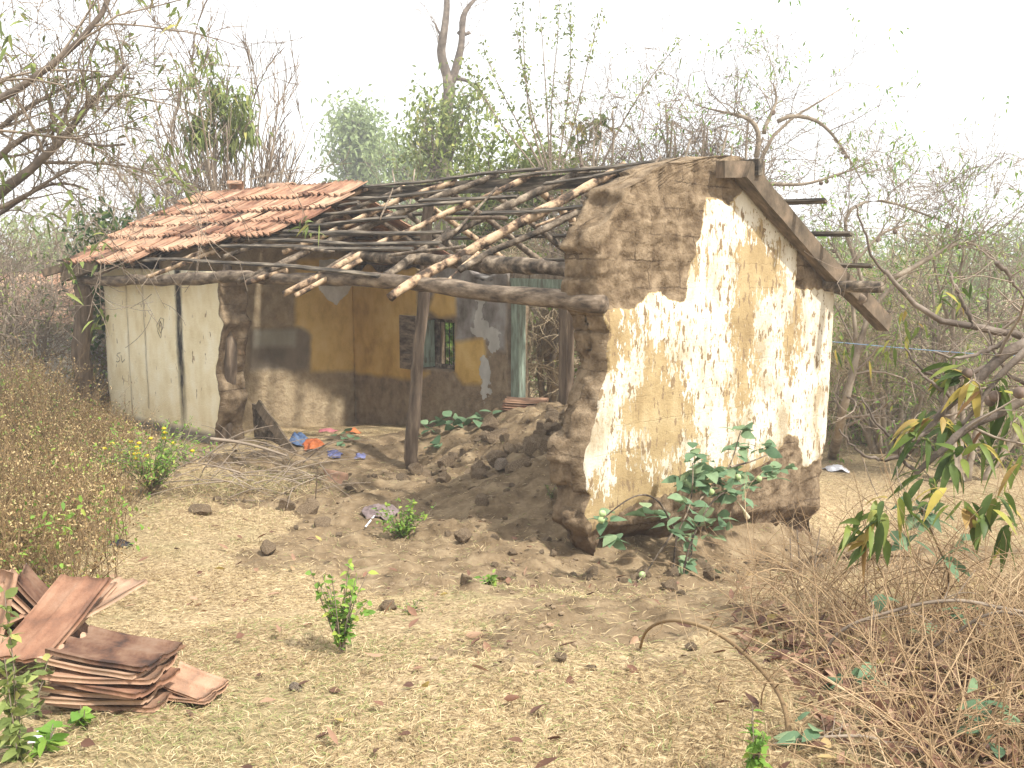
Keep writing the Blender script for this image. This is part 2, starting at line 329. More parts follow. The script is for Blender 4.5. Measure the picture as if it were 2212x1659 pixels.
def sdpoly(P, poly):   # signed distance, + inside
    poly = np.array(poly, float); d = np.full(len(P), 1e9); ins = np.zeros(len(P), bool)
    for a, b in zip(poly, np.roll(poly, -1, 0)):
        e = b - a; w = P - a; h = np.clip((w @ e) / (e @ e), 0, 1); d = np.minimum(d, ((w - h[:, None] * e) ** 2).sum(1))
        c = ((a[1] > P[:, 1]) != (b[1] > P[:, 1])) & (P[:, 0] < (b[0] - a[0]) * (P[:, 1] - a[1]) / (b[1] - a[1] + 1e-12) + a[0]); ins ^= c
    return np.where(ins, 1, -1) * np.sqrt(d)
def layered(name, layers, brick=None, axisv=(0, 2), flakes=None, streaks=None, mudcol=None):
    """bare mud with coats of plaster on it; each coat = (attribute, colour stops, edge noise, noise scale, height)"""
    m, nt, nd, lk, bs = new_mat(name)
    c = ramp(nt, texn(nt, 7, 7, .65), mudcol or [(.34, (.105, .070, .040)), (.5, (.215, .155, .094)), (.66, (.32, .240, .152))])
    h = math_(nt, 'MULTIPLY', texn(nt, 12, 6, .65), 1.0)
    if brick:
        tc = N_(nt, 'ShaderNodeTexCoord'); sp = N_(nt, 'ShaderNodeSeparateXYZ'); lk.new(tc.outputs['Object'], sp.inputs[0]); cb = N_(nt, 'ShaderNodeCombineXYZ')
        ds = texn(nt, 2.2, 4); dd = math_(nt, 'MULTIPLY', math_(nt, 'SUBTRACT', ds, .5), .10); d2 = math_(nt, 'MULTIPLY', math_(nt, 'SUBTRACT', texn(nt, 25, 3), .5), .03)
        xx = math_(nt, 'ADD', sp.outputs[axisv[0]], dd); zz = math_(nt, 'ADD', math_(nt, 'ADD', sp.outputs[2], d2), math_(nt, 'MULTIPLY', dd, .45))
        zz = math_(nt, 'ADD', zz, math_(nt, 'MULTIPLY', sp.outputs[axisv[0]], .03))
        lk.new(xx, cb.inputs[0]); lk.new(zz, cb.inputs[1]); br = N_(nt, 'ShaderNodeTexBrick'); lk.new(cb.outputs[0], br.inputs[0])
        br.inputs['Scale'].default_value = 1; br.inputs['Brick Width'].default_value = .38; br.inputs['Row Height'].default_value = .20; br.inputs['Mortar Size'].default_value = .006
        br.inputs['Mortar Smooth'].default_value = .3
        gate = ramp(nt, texn(nt, 2.6, 4, .6), [(.47, (0, 0, 0)), (.58, (1, 1, 1))]); mf = math_(nt, 'MULTIPLY', br.outputs['Fac'], gate)
        c = mix_(nt, math_(nt, 'MULTIPLY', mf, .65), c, (.07, .045, .028)); h = math_(nt, 'SUBTRACT', h, math_(nt, 'MULTIPLY', mf, .5))
    for at, cs, na, ns, hh in layers:
        nz = math_(nt, 'MULTIPLY', math_(nt, 'SUBTRACT', texn(nt, ns[0], 6, .65, ns[1:]), .5), na)
        f = math_(nt, 'GREATER_THAN', math_(nt, 'ADD', attr(nt, at), nz), 0.0) if hh else ramp(nt, math_(nt, 'ADD', math_(nt, 'ADD', attr(nt, at), nz), .5), [(.46, (0, 0, 0)), (.54, (1, 1, 1))])
        cc = ramp(nt, texn(nt, 4, 6, .6, (1, 1, .7)), cs)
        c = mix_(nt, f, c, cc); h = math_(nt, 'ADD', math_(nt, 'MULTIPLY', h, math_(nt, 'SUBTRACT', 1, math_(nt, 'MULTIPLY', f, .85))), math_(nt, 'MULTIPLY', f, hh))
    if streaks:
        for at, col, amt in streaks:
            f = math_(nt, 'MULTIPLY', attr(nt, at), math_(nt, 'MULTIPLY', ramp(nt, texn(nt, 7, 6, .7, (1, 1, .35)), [(.3, (.25, .25, .25)), (.7, (1, 1, 1))]), amt), True)
            c = mix_(nt, f, c, col)
    lk.new(c, bs.inputs['Base Color']); bs.inputs['Roughness'].default_value = .93; bs.inputs['Specular IOR Level'].default_value = .15
    lk.new(bump(nt, texn(nt, 45, 5, .7), .75, .012, bump(nt, h, 1.0, .035)), bs.inputs['Normal']); return m
WHITE = [(.38, (.40, .33, .22)), (.46, (.60, .53, .40)), (.6, (.72, .67, .55))]
OCHRE = [(.3, (.29, .205, .10)), (.5, (.40, .295, .15)), (.7, (.50, .39, .22))]

# --- gable wall at the near end: outline traced on its outer face (s = 0)
GT = [(1330, 1250), (1292, 1180), (1258, 1140), (1272, 1080), (1265, 1000), (1275, 960), (1290, 900), (1300, 860), (1318, 800), (1316, 750), (1312, 700), (1303, 662), (1296, 620), (1298, 560), (1302, 520), (1312, 480), (1338, 440), (1352, 402), (1395, 384), (1425, 366), (1470, 350), (1540, 336), (1572, 342)]
gl = np.array([on_s(x, y, 0)[[0, 2]] for x, y in GT]); zl, tl = gl[:, 1], gl[:, 0]
zl = np.maximum.accumulate(zl + np.arange(len(zl)) * 1e-5)
GRt = [(1785, 1260), (1778, 1180), (1772, 1080), (1782, 980), (1790, 860), (1797, 740), (1802, 640), (1806, 600), (1765, 530), (1712, 455), (1660, 388), (1618, 350), (1600, 340)]
gr = np.array([on_s(x, y, 0)[[0, 2]] for x, y in GRt]); zr_, tr_ = np.maximum.accumulate(gr[:, 1] + np.arange(len(gr)) * 1e-5), gr[:, 0]
ZT = on_s(1545, 334, 0)[2]; TG = on_s(1800, 640, 0)[0]
PLA = [(1258, 1100), (1285, 1150), (1320, 1122), (1370, 1090), (1440, 1068), (1520, 1052), (1600, 1030), (1640, 1008), (1675, 995), (1700, 940), (1722, 945), (1740, 1010), (1775, 990), (1850, 800), (1830, 640), (1800, 625), (1722, 622), (1724, 510), (1690, 450), (1650, 390), (1625, 385), (1592, 425), (1575, 440), (1545, 428), (1528, 430), (1515, 500), (1495, 570), (1480, 650), (1455, 650), (1430, 628), (1405, 632), (1370, 665), (1310, 668), (1240, 680)]
pla = [tuple(on_s(x, y, 0)[[0, 2]]) for x, y in PLA]
YEL = [[(1240, 660), (1375, 660), (1350, 720), (1330, 800), (1310, 800), (1300, 700)], [(1400, 740), (1430, 745), (1450, 790), (1480, 850), (1500, 930), (1460, 960), (1440, 1010), (1400, 1020), (1380, 940), (1350, 930), (1345, 860), (1370, 830), (1385, 790)],
       [(1250, 1060), (1320, 1060), (1330, 1000), (1400, 1020), (1470, 1010), (1560, 1005), (1640, 990), (1700, 990), (1700, 1200), (1250, 1200)], [(1718, 650), (1735, 650), (1732, 720), (1700, 800), (1690, 790), (1705, 700)], [(1590, 560), (1640, 480), (1700, 620), (1640, 640), (1610, 900), (1590, 880)]]
yel = [[tuple(on_s(x, y, 0)[[0, 2]]) for x, y in q] for q in YEL]
def gpos(a, z, k):
    Lx = np.interp(z, zl, tl); Rx = np.interp(z, zr_, tr_)
    P0 = np.stack([a * 3, z, k], -1)
    jl = _h(np.floor(z / .19 + .15 * np.sin(k * 9)).astype(int), np.floor(k * 1.7).astype(int), 0 * z.astype(int), 5) * .055 * np.clip(k * 5, 0.2, 1) + noise(np.stack([k * 5, z * 14, 0 * z], -1), 1, 8) * .015
    t = (Lx + jl * (1 - a) ** 2) * (1 - a) + Rx * a
    return np.stack([t, .36 * k, z], -1)
def bricks(h, z, sd=0, H_=.19, W_=.37):
    z = z + .02 * noise(np.stack([h, z, 0 * z], -1), 1.5, sd + 3) - .03 * h; r = np.floor(z / H_); o = _h(r.astype(int), 0 * r.astype(int), 0 * r.astype(int), sd) * .18; c = np.floor((h + o) / W_)
    hh = _h(r.astype(int), c.astype(int), 0 * r.astype(int), sd + 7); fz = np.abs(z / H_ - r - .5) * 2; fx = np.abs((h + o) / W_ - c - .5) * 2
    return hh, np.maximum(np.clip((fz - .84) / .16, 0, 1), np.clip((fx - .92) / .08, 0, 1))
def gattr(V, k):
    P = V[:, [0, 2]]; sp = sdpoly(P, pla) + .0; ys = np.max([sdpoly(P, q) for q in yel], 0)
    amt = np.clip(.5 - sp * 12, 0, 1) * (k < .05)
    amt = np.where(k < .05, amt, .8)
    n = fbm(V, 4, 4, 2) * .018 + fbm(V, 14, 3, 6) * .012
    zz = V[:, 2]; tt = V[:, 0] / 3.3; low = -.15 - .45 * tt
    rec = np.clip((low + .42 - zz) / .25, 0, 1) * np.where(tt > .02, 1, .3) * .20 * np.clip(1 + fbm(V, 3, 3, 17) * .7, .2, 1.6)     # undercut foot
    rec = np.where(k < .5, rec, -rec * .3)
    V2 = V.copy(); b1, e1 = bricks(V[:, 0], V[:, 2], 1); b2, e2 = bricks(V[:, 1] * 1.3 + 5, V[:, 2], 2, .19, .24); wear = np.clip(.55 + fbm(V, 1.4, 3, 55), 0, 1)
    V2[:, 1] += np.where(k < .5, 1, -1) * (n * (.15 + amt) + .018 * amt + amt * wear * (b1 * .012 + e1 * .016)) + rec
    pr = np.clip((.14 - np.abs(P[:, 0] - np.interp(zz, zl, tl))) / .14, 0, 1)
    V2[:, 0] += (fbm(V, 9, 4, 12) * .02 + (b2 * .03 + e2 * .03) * np.clip(k * 6, .25, 1)) * pr
    top = np.clip((zz - 2.0) / .5, 0, 1) * amt; V2[:, 2] += fbm(V, 5, 3, 31) * .02 * top
    sp = np.where(k < .02, sp, -.5)
    return {'_V': V2, 'sp': sp, 'sy': ys, 'foot_shade': np.clip((low + .62 - zz + .1 * noise(V, 3, 71)) / .4, 0, 1)}
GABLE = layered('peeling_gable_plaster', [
    ('sp', OCHRE, .10, (9, 1, 1, 1), .35)], brick=True, streaks=[('foot_shade', (.095, .058, .034), 1.0)])  # foot band: undercut shade painted into the colour, with darker eroded mud
def add_white(m):
    nt = m.node_tree; bs = nt.nodes['Principled BSDF']; lk = nt.links
    c = bs.inputs['Base Color'].links[0].from_socket
    n1 = texn(nt, 3.8, 8, .66, (1.5, 1.5, .55)); n2 = texn(nt, 24, 4, .6, (1.4, 1, .6)); n3 = texn(nt, 1.2, 3, .5)
    pl = math_(nt, 'GREATER_THAN', math_(nt, 'ADD', attr(nt, 'sp'), math_(nt, 'MULTIPLY', math_(nt, 'SUBTRACT', texn(nt, 9, 6, .65, (1, 1, 1)), .5), .10)), .008)
    w = math_(nt, 'ADD', math_(nt, 'MULTIPLY', attr(nt, 'sy'), -1.15), math_(nt, 'MULTIPLY', math_(nt, 'SUBTRACT', n1, .55), 1.35))
    w = math_(nt, 'ADD', w, math_(nt, 'MULTIPLY', math_(nt, 'SUBTRACT', n2, .5), .8)); w = math_(nt, 'ADD', w, .05)
    wf = math_(nt, 'MULTIPLY', math_(nt, 'GREATER_THAN', w, 0.0), pl)
    fl = math_(nt, 'GREATER_THAN', texn(nt, 11, 4, .6, (1.5, 1.5, .62)), .59); fl2 = math_(nt, 'GREATER_THAN', texn(nt, 30, 3, .55, (1.5, 1.5, .5)), .62)
    fl3 = math_(nt, 'GREATER_THAN', texn(nt, 3.2, 6, .7, (1.6, 1.6, .5)), .60); fb = math_(nt, 'MAXIMUM', math_(nt, 'MAXIMUM', fl, fl2), fl3); gate = math_(nt, 'GREATER_THAN', texn(nt, 1.7, 3, .6), .40); fb = math_(nt, 'MULTIPLY', fb, gate)
    wf = math_(nt, 'MULTIPLY', wf, math_(nt, 'SUBTRACT', 1, fb))
    c = mix_(nt, math_(nt, 'MULTIPLY', math_(nt, 'MULTIPLY', fl, pl), .8), c, (.21, .145, .085))
    cw = ramp(nt, texn(nt, 3, 6, .6, (1, 1, .5)), WHITE); c = mix_(nt, wf, c, cw)
    lk.new(c, bs.inputs['Base Color']); b = bump(nt, wf, .8, .004, bs.inputs['Normal'].links[0].from_socket); lk.new(b, bs.inputs['Normal'])
add_white(GABLE)
za = np.linspace(-.95, ZT, 175)
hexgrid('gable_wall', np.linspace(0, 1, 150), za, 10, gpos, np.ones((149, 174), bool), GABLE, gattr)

# --- front wall (cream, t = .28) with its broken mud edge
TF = .28
fe = np.array([on_t(x, y, TF)[[1, 2]] for x, y in [(470, 985), (466, 930), (478, 860), (468, 820), (474, 760), (482, 700), (472, 680), (474, 600), (478, 560)]])
SF0 = 9.05
dado = np.array([on_t(245, 893, TF)[[1, 2]], on_t(465, 937, TF)[[1, 2]]])
def fpos(a, z, k):
    e = np.interp(z, fe[:, 1], fe[:, 0]) if fe[0, 1] < fe[-1, 1] else np.interp(z, fe[::-1, 1], fe[::-1, 0])
    e = e + noise(np.stack([k * 2.5, z * 6, 0 * z], -1), 1, 4) * .06; l = SF0 + noise(np.stack([k, z * 2, 0 * z], -1), 1, 5) * .04
    return np.stack([TF + .36 * k, l * a + e * (1 - a), z], -1)
def fattr(V, k):
    e = np.interp(V[:, 2], fe[:, 1], fe[:, 0]); de = V[:, 1] - e
    V2 = V.copy(); out = k < .02; V2[:, 0] += (fbm(V, 5, 4, 3) * .02) * np.where(out, .2, 1); V2[:, 1] += fbm(V, 7, 3, 9) * .03 * (de < .1)
    sp = np.where(out, de - .012, -.3); dz = dado[0, 1] + (dado[1, 1] - dado[0, 1]) * (V[:, 1] - dado[0, 0]) / (dado[1, 0] - dado[0, 0])
    s1 = on_t(388, 720, TF)[1]; st = np.clip(1 - np.abs(V[:, 1] - s1 + .01 * np.sin(V[:, 2] * 4)) / .10, 0, 1) ** .6 * np.clip((V[:, 2] + .1) / 1.6 + .25, 0, 1)
    s2 = on_t(313, 720, TF)[1]; s3 = on_t(277, 720, TF)[1]
    crk = np.zeros(len(V))
    for sx, lo in ((s2, .2), (s3, .0)): crk = np.maximum(crk, np.clip(1 - np.abs(V[:, 1] - sx - .015 * noise(V, 6, 2)) / .03, 0, 1) * (V[:, 2] > lo))
    return {'_V': V2, 'sp': sp, 'dd': (dz - V[:, 2]) * 1.0 + np.where(out, 0, -9), 'st': np.where(out, st, 0), 'ck': np.where(out, crk, 0)}
FRONT = layered('cream_front_plaster', [('sp', [(.3, (.72, .60, .36)), (.5, (.84, .74, .50)), (.7, (.90, .83, .63))], .03, (10, 1, 1, 1), .3),
                                        ('dd', [(.3, (.16, .14, .12)), (.7, (.30, .27, .22))], .03, (8, 1, 1, 1), 0)], brick=True, axisv=(1, 2), streaks=[('st', (.03, .028, .027), 2.2), ('ck', (.13, .08, .045), 1.1)])
nt = FRONT.node_tree; bs = nt.nodes['Principled BSDF']; cc = bs.inputs['Base Color'].links[0].from_socket
spk = math_(nt, 'GREATER_THAN', texn(nt, 11, 3, .55, (1.4, 1.4, .45)), .69); nt.links.new(mix_(nt, math_(nt, 'MULTIPLY', spk, .8), cc, (.26, .17, .10)), bs.inputs['Base Color'])
hexgrid('front_wall', np.linspace(0, 1, 110), np.linspace(-.5, 2.0, 100), 8, fpos, np.ones((109, 99), bool), FRONT, fattr)

# --- partition wall inside (s = 7.35) and far end wall
SP = on_t(765, 760, 3.05)[1]
def trs(q, s): return [tuple(on_s(x, y, s)[[0, 2]]) for x, y in q]
def trt(q, t): return [tuple(on_t(x, y, t)[[1, 2]]) for x, y in q]
YW = trs([(640, 560), (780, 560), (780, 800), (672, 803), (668, 715), (637, 705)], SP); WP = trs([(688, 560), (762, 560), (762, 618), (745, 640), (727, 658), (706, 645), (688, 622)], SP); GR = trs([(538, 712), (650, 708), (672, 725), (665, 800), (538, 800)], SP); G2 = trs([(548, 712), (640, 712), (638, 748), (548, 750)], SP)
def gable_top(t): return np.where(t < TR, ZB + KR * t, ZB + KR * (2 * TR - t)) - .08
def ppos(a, b, k):
    t = TF + .05 + a * (3.0 - TF); top = gable_top(t) + noise(np.stack([t * 4, k, 0 * t], -1), 1, 3) * .05; zz = -.6 + b * (top + .6)
    return np.stack([t, SP + .3 * k, zz], -1)
def pattr(V, k):
    P = V[:, [0, 2]]; V2 = V.copy(); V2[:, 1] += fbm(V, 3, 4, 3) * .012
    return {'_V': V2, 'y': np.where(k < .1, sdpoly(P, YW), -.5), 'w': sdpoly(P, WP), 'g': sdpoly(P, GR), 'g2': sdpoly(P, G2)}
BROWNISH = [(.3, (.24, .18, .11)), (.5, (.36, .275, .17)), (.7, (.46, .365, .23))]
PART = layered('yellow_inner_plaster', [('y', [(.3, (.48, .31, .09)), (.5, (.66, .45, .15)), (.7, (.74, .54, .22))], .05, (3, 1, 1, 1), 0), ('g', [(.3, (.15, .12, .085)), (.7, (.27, .22, .16))], .08, (4, 1, 1, 1), 0), ('g2', [(.3, (.26, .24, .18)), (.7, (.38, .35, .27))], .04, (6, 1, 1, 1), 0), ('w', [(.3, (.45, .43, .38)), (.7, (.8, .78, .72))], .09, (9, 1, 1, 1), .3)], mudcol=BROWNISH)
hexgrid('partition_wall', np.linspace(0, 1, 90), np.linspace(0, 1, 80), 3, ppos, np.ones((89, 79), bool), PART, pattr)
def epos(a, b, k):
    t = TF + .4 + a * (3.02 - TF - .4); top = gable_top(t); zz = -.6 + b * (top + .6); return np.stack([t, 8.72 + .3 * k, zz], -1)
hexgrid('end_wall', np.linspace(0, 1, 50), np.linspace(0, 1, 50), 3, epos, np.ones((49, 49), bool), layered('bare_end_mud', [('y', OCHRE, .05, (3, 1, 1, 1), 0)], brick=True), lambda V, k: {'y': -np.ones(len(V))})

# --- rear wall (inner face t = 3.05) with the window; it stops at the door
T2 = 3.05
sw = sorted([on_t(944, 745, T2)[1], on_t(982, 745, T2)[1]]); zw = [on_t(960, 800, T2)[2], on_t(960, 690, T2)[2]]
sw[1] += .22   # the left shutter leaf fills this part of the opening
sdl = on_t(1100, 740, T2)[1]; sdr = on_t(1200, 740, T2)[1]
ss = np.unique(np.concatenate([np.linspace(sdl + .02, sw[0], 60), np.linspace(sw[0], sw[1], 14), np.linspace(sw[1], SF0 - .02, 70)])); zz_ = np.unique(np.concatenate([np.linspace(-.8, zw[0], 45), np.linspace(zw[0], zw[1], 24), np.linspace(zw[1], 1.98, 22)]))
mk = ~((ss[:-1, None] >= sw[0] - 1e-6) & (ss[:-1, None] < sw[1] - 1e-6) & (zz_[None, :-1] >= zw[0] - 1e-6) & (zz_[None, :-1] < zw[1] - 1e-6))
def rpos(s, z, k):
    zz = z + (z > 1.9) * noise(np.stack([s * 5, k, 0 * s], -1), 1, 3) * .08
    s2 = s + (s < sdl + .1) * noise(np.stack([z * 4, k * 2, 0 * s], -1), 1, 3) * .03
    return np.stack([T2 + .33 * k, s2, zz], -1)
RY = trt([(755, 540), (900, 540), (900, 650), (905, 690), (925, 690), (925, 700), (900, 795), (930, 805), (905, 822), (765, 806)], T2); RY2 = trt([(948, 600), (985, 640), (985, 680), (950, 688), (925, 670)], T2); RY3 = trt([(982, 740), (1045, 728), (1050, 770), (1040, 830), (1000, 830), (980, 800)], T2)
RW = trt([(1030, 640), (1045, 640), (1040, 690), (1060, 700), (1080, 720), (1078, 762), (1060, 760), (1050, 735), (1015, 722), (1020, 700)], T2); RG = trt([(925, 560), (1100, 560), (1092, 760), (1055, 745), (1045, 730), (985, 735), (985, 650), (925, 640)], T2)
RW2 = trt([(1040, 775), (1055, 770), (1060, 850), (1040, 870)], T2)
def rattr(V, k):
    P = V[:, [1, 2]]; V2 = V.copy(); V2[:, 0] += fbm(V, 3, 4, 3) * .012
    yy = np.max([sdpoly(P, q) for q in (RY, RY2, RY3)], 0); ww = np.maximum(sdpoly(P, RW), sdpoly(P, RW2) * .8)
    return {'_V': V2, 'y': np.where(k < .1, yy, -.5), 'w': ww, 'g': sdpoly(P, RG)}
REAR = layered('stained_rear_plaster', [('g', [(.3, (.12, .10, .08)), (.5, (.27, .245, .22)), (.7, (.42, .40, .37))], .08, (5, 1, 1, 1), 0), ('y', [(.3, (.42, .26, .07)), (.5, (.60, .39, .12)), (.7, (.68, .48, .18))], .06, (4, 1, 1, 1), 0), ('w', [(.3, (.36, .34, .30)), (.7, (.60, .58, .53))], .34, (7, 1, 1, 1), .2)], mudcol=[(.3, (.16, .12, .08)), (.5, (.28, .21, .135)), (.7, (.39, .305, .2))])
rear = hexgrid('rear_wall', ss, zz_, 4, rpos, mk, REAR, rattr)
# window frame, bars, shutters
win = obj('window', None, house) if False else empty('window'); win.parent = house
def lbox(mb, t0, t1, s0, s1, z0, z1, var=.5): V, F = box_vf(((t0 + t1) / 2, (s0 + s1) / 2, (z0 + z1) / 2), (abs(t1 - t0), abs(s1 - s0), abs(z1 - z0))); mb.add(V, F, var)
mb = MB(); a, b = sw; c_, d_ = zw
for q in ((a + .002, a + .05, c_ + .002, d_ - .002), (b - .05, b - .002, c_ + .002, d_ - .002), (a + .05, b - .05, c_ + .002, c_ + .05), (a + .05, b - .05, d_ - .05, d_ - .002)): lbox(mb, T2 + .12, T2 + .2, *q)
bpy.data.objects.remove(win); win = mb.obj('window', M['wood_dark'], house, False)
for i in range(5):
    s_ = a + .07 + (b - a - .14) * (i + .5) / 5; mb = MB(); mb.tubes([[T2 + .16, s_, c_ + .03], [T2 + .16, s_, d_ - .03]], [.006, .006], 6, cap=True); mb.obj('window_bar', M['iron'], win)
mb = MB(); lbox(mb, T2 - .10, T2 + .10, b - .055, b - .025, c_ + .02, d_ - .03); lbox(mb, T2 - .08, T2 + .06, b - .066, b - .0555, c_ + .08, c_ + .15); mb.obj('shutter', M['wood_green'], win, False)
mb = MB(); q0 = on_t(880, 745, T2 - .12)[1]; lbox(mb, T2 - .16, T2 - .13, b + .02, b + .36, c_ - .02, d_ + .03); lbox(mb, T2 - .175, T2 - .161, b + .05, b + .33, c_ + .12, c_ + .2); mb.obj('shutter', M['wood_log'], win, False)
# door frame
ds0, ds1 = sdl, on_t(1213, 740, T2)[1]; ztop = on_t(1150, 612, T2)[2]
mb = MB(); lbox(mb, T2 + .02, T2 + .16, ds1 - .16, ds0 + .14, ztop - .05, ztop + .05); df = mb.obj('door_frame', M['wood_green'], house, False)
mb = MB(); lbox(mb, T2 + .02, T2 + .15, ds0 - .13, ds0 - .01, -.5, ztop - .05); mb.obj('jamb', M['wood_green'], df, False)
mb = MB(); lbox(mb, T2 + .02, T2 + .15, ds1 - .06, ds1 + .06, -.5, ztop - .05); mb.obj('jamb', M['wood_post'], df, False)
# brick course left standing on the lintel
mb = MB(); sx = ds1 - .05
while sx < ds0 + .02:
    w_ = .2 + rng.random() * .08; h_ = .09 + rng.random() * .03; lbox(mb, T2 + .03 + rng.random() * .02, T2 + .2, sx, sx + w_ - .012, ztop + .052, ztop + .05 + h_); sx += w_
mb.obj('brick_course', M['stone'], house, False)

# --- timbers
def logpart(name, P, r, mat, k=12, n=26, amp=.12, parent=house, cap=True, rag=0, wave=.5):
    P = np.asarray(P, float); d = np.concatenate([[0], np.cumsum(np.linalg.norm(np.diff(P, axis=0), axis=1))]); x = np.linspace(0, d[-1], n)
    Q = np.stack([np.interp(x, d, P[:, i]) for i in range(3)], -1)
    for _ in range(2): Q[1:-1] = (Q[:-2] + 2 * Q[1:-1] + Q[2:]) / 4
    rr = np.interp(x, d, np.broadcast_to(r, (len(P),))); sdn = rng.random() * 50
    rr = rr * (1 + noise(np.stack([x * 3 + sdn, 0 * x, 0 * x], -1)) * amp)
    Q[1:-1] += (np.stack([noise(np.stack([x * 1.6 + sdn, 0 * x + i, 0 * x], -1)) for i in range(3)], -1) * np.mean(rr) * wave)[1:-1]
    mb = MB(); mb.tubes(Q, rr[None], k, cap=cap); V = mb.V[0]; V += (fbm(V, 11, 3, int(sdn)) * np.mean(rr) * .13)[:, None] * nrm(V - np.repeat(Q, k, 0))
    if rag: V[-k:] += rng.normal(size=(k, 3)) * rag; V[:k] += rng.normal(size=(k, 3)) * rag * .5
    mb.V[0] = V; return mb.obj(name, mat, parent)
def batten(name, P, w, h, mat, parent=house, up=(0, 0, 1), n=14, warp=.012):
    P = np.asarray(P, float); d = np.concatenate([[0], np.cumsum(np.linalg.norm(np.diff(P, axis=0), axis=1))]); x = np.linspace(0, d[-1], n)
    Q = np.stack([np.interp(x, d, P[:, i]) for i in range(3)], -1)
    for _ in range(2): Q[1:-1] = (Q[:-2] + 2 * Q[1:-1] + Q[2:]) / 4
    sdn = rng.random() * 50; Q += np.stack([noise(np.stack([x * 1.1 + sdn, 0 * x + i, 0 * x], -1)) for i in range(3)], -1) * warp
    T = nrm(np.gradient(Q, axis=0)); S = nrm(np.cross(T, np.array(up, float))); U = np.cross(S, T); ww = w * (1 + noise(np.stack([x * 4 + sdn, 0 * x, 0 * x], -1)) * .15)[:, None]
    V = np.stack([Q - S * ww / 2 - U * h / 2, Q + S * ww / 2 - U * h / 2, Q + S * ww / 2 + U * h / 2, Q - S * ww / 2 + U * h / 2], 1).reshape(-1, 3)
    F = [[i * 4 + j, i * 4 + (j + 1) % 4, i * 4 + 4 + (j + 1) % 4, i * 4 + 4 + j] for i in range(n - 1) for j in range(4)] + [[3, 2, 1, 0], [n * 4 - 4, n * 4 - 3, n * 4 - 2, n * 4 - 1]]
    mb = MB(); mb.add(V, np.array(F)); return mb.obj(name, mat, parent, False)
NU = (-KR, 0, 1)
# front beam, wall plate log, ridge beam
bp = [(176, 604), (260, 606), (400, 604), (480, 598), (560, 599), (660, 605), (760, 601), (850, 607), (1000, 622), (1100, 636), (1200, 645), (1303, 657)]
logpart('front_beam', [on_t(x, y, 0) for x, y in bp], [.062, .062, .066, .07, .062, .06, .062, .066, .07, .068, .066, .06], M['wood_log'], 14, 60, .10, wave=.2)
logpart('wall_plate', [on_t(*Z2(x, y), .38) for x, y in [(280, 742), (700, 760), (1000, 795), (1300, 812), (1560, 822), (1862, 842)]], [.05, .055, .07, .075, .06, .045], M['wood_dark'], 12, 50, .2, rag=.03)
logpart('wall_plate', [(3.2, -.55, 1.93), (3.2, 3, 1.98), (3.2, 6, 1.98), (3.2, 9.2, 1.95)], [.05, .055, .06, .05], M['wood_dark'], 10, 40)
rz = ZB + KR * TR
r0 = on_s(1610, 368, -.14); RZB = r0[2]
mb = MB(); P = [on_t(*p, TR) for p in [(1642, 362), (1500, 372), (1300, 388), (1100, 400), (926, 410), (800, 418), (600, 428), (490, 436)]]
batten('ridge_beam', P, .06, .13, M['wood_batten'], n=30, warp=.01)
batten('ridge_beam_end', [on_s(1556, 366, -.06), on_s(1642, 366, -.06)], .09, .13, M['wood_board'], n=6, warp=.0)
# front rafters, traced on the roof plane
FR = [([(1900, 190), (1740, 290), (1340, 500), (950, 700), (700, 840), (455, 1000)], .038, 'wood_pale'),
      ([(1690, 440), (1350, 600), (1100, 700), (880, 830)], .034, 'wood_dark'),
      ([(1965, 290), (1830, 370), (1620, 450), (1350, 560)], .014, 'wood_pale'),
      ([(1000, 720), (900, 800), (800, 905)], .014, 'wood_pale'),
      ([(1680, 200), (1400, 320), (1080, 480)], .036, 'wood_dark'),
      ([(1040, 510), (860, 600), (640, 715), (425, 860)], .036, 'wood_dark'),
      ([(1380, 225), (1000, 400), (830, 470), (580, 590), (400, 655), (0, 880), (-200, 975)], .034, 'wood_pale'),
      ([(1130, 245), (900, 330), (650, 420), (380, 530), (100, 640), (-250, 800), (-480, 900)], .036, 'wood_dark'),
      ([(870, 280), (500, 400), (200, 545), (0, 640), (-200, 720)], .034, 'wood_pale'),
      ([(530, 330), (50, 520), (-200, 620), (-560, 745)], .032, 'wood_dark'), ([(320, 325), (130, 400), (-100, 480), (-560, 660), (-880, 790)], .034, 'wood_pale')]
for P, r, mm in FR: logpart('rafter', [on_roof(*Z2(x, y), 0) for x, y in P], r * (1.15 if r > .037 else .9), M[mm], 10, 40, .2, wave=.35)
for P, r, mm in [([(1760, 830), (1510, 905)], .03, 'wood_pale'), ([(2212, 760), (1810, 985)], .028, 'wood_pale'), ([(2212, 700), (1800, 945)], .026, 'wood_log'), ([(1500, 640), (1110, 790), (900, 870)], .03, 'wood_pale'), ([(1300, 600), (840, 780), (760, 812)], .028, 'wood_pale'), ([(1150, 600), (740, 790), (575, 860)], .028, 'wood_log'),
                 ([(1900, 712), (1515, 895)], .028, 'wood_log'), ([(900, 620), (500, 800), (440, 830)], .03, 'wood_log')]:
    logpart('rafter', [on_roof(*Z1(x, y), -.01) for x, y in P], r * .85, M[mm], 10, 24, .2, wave=.35)
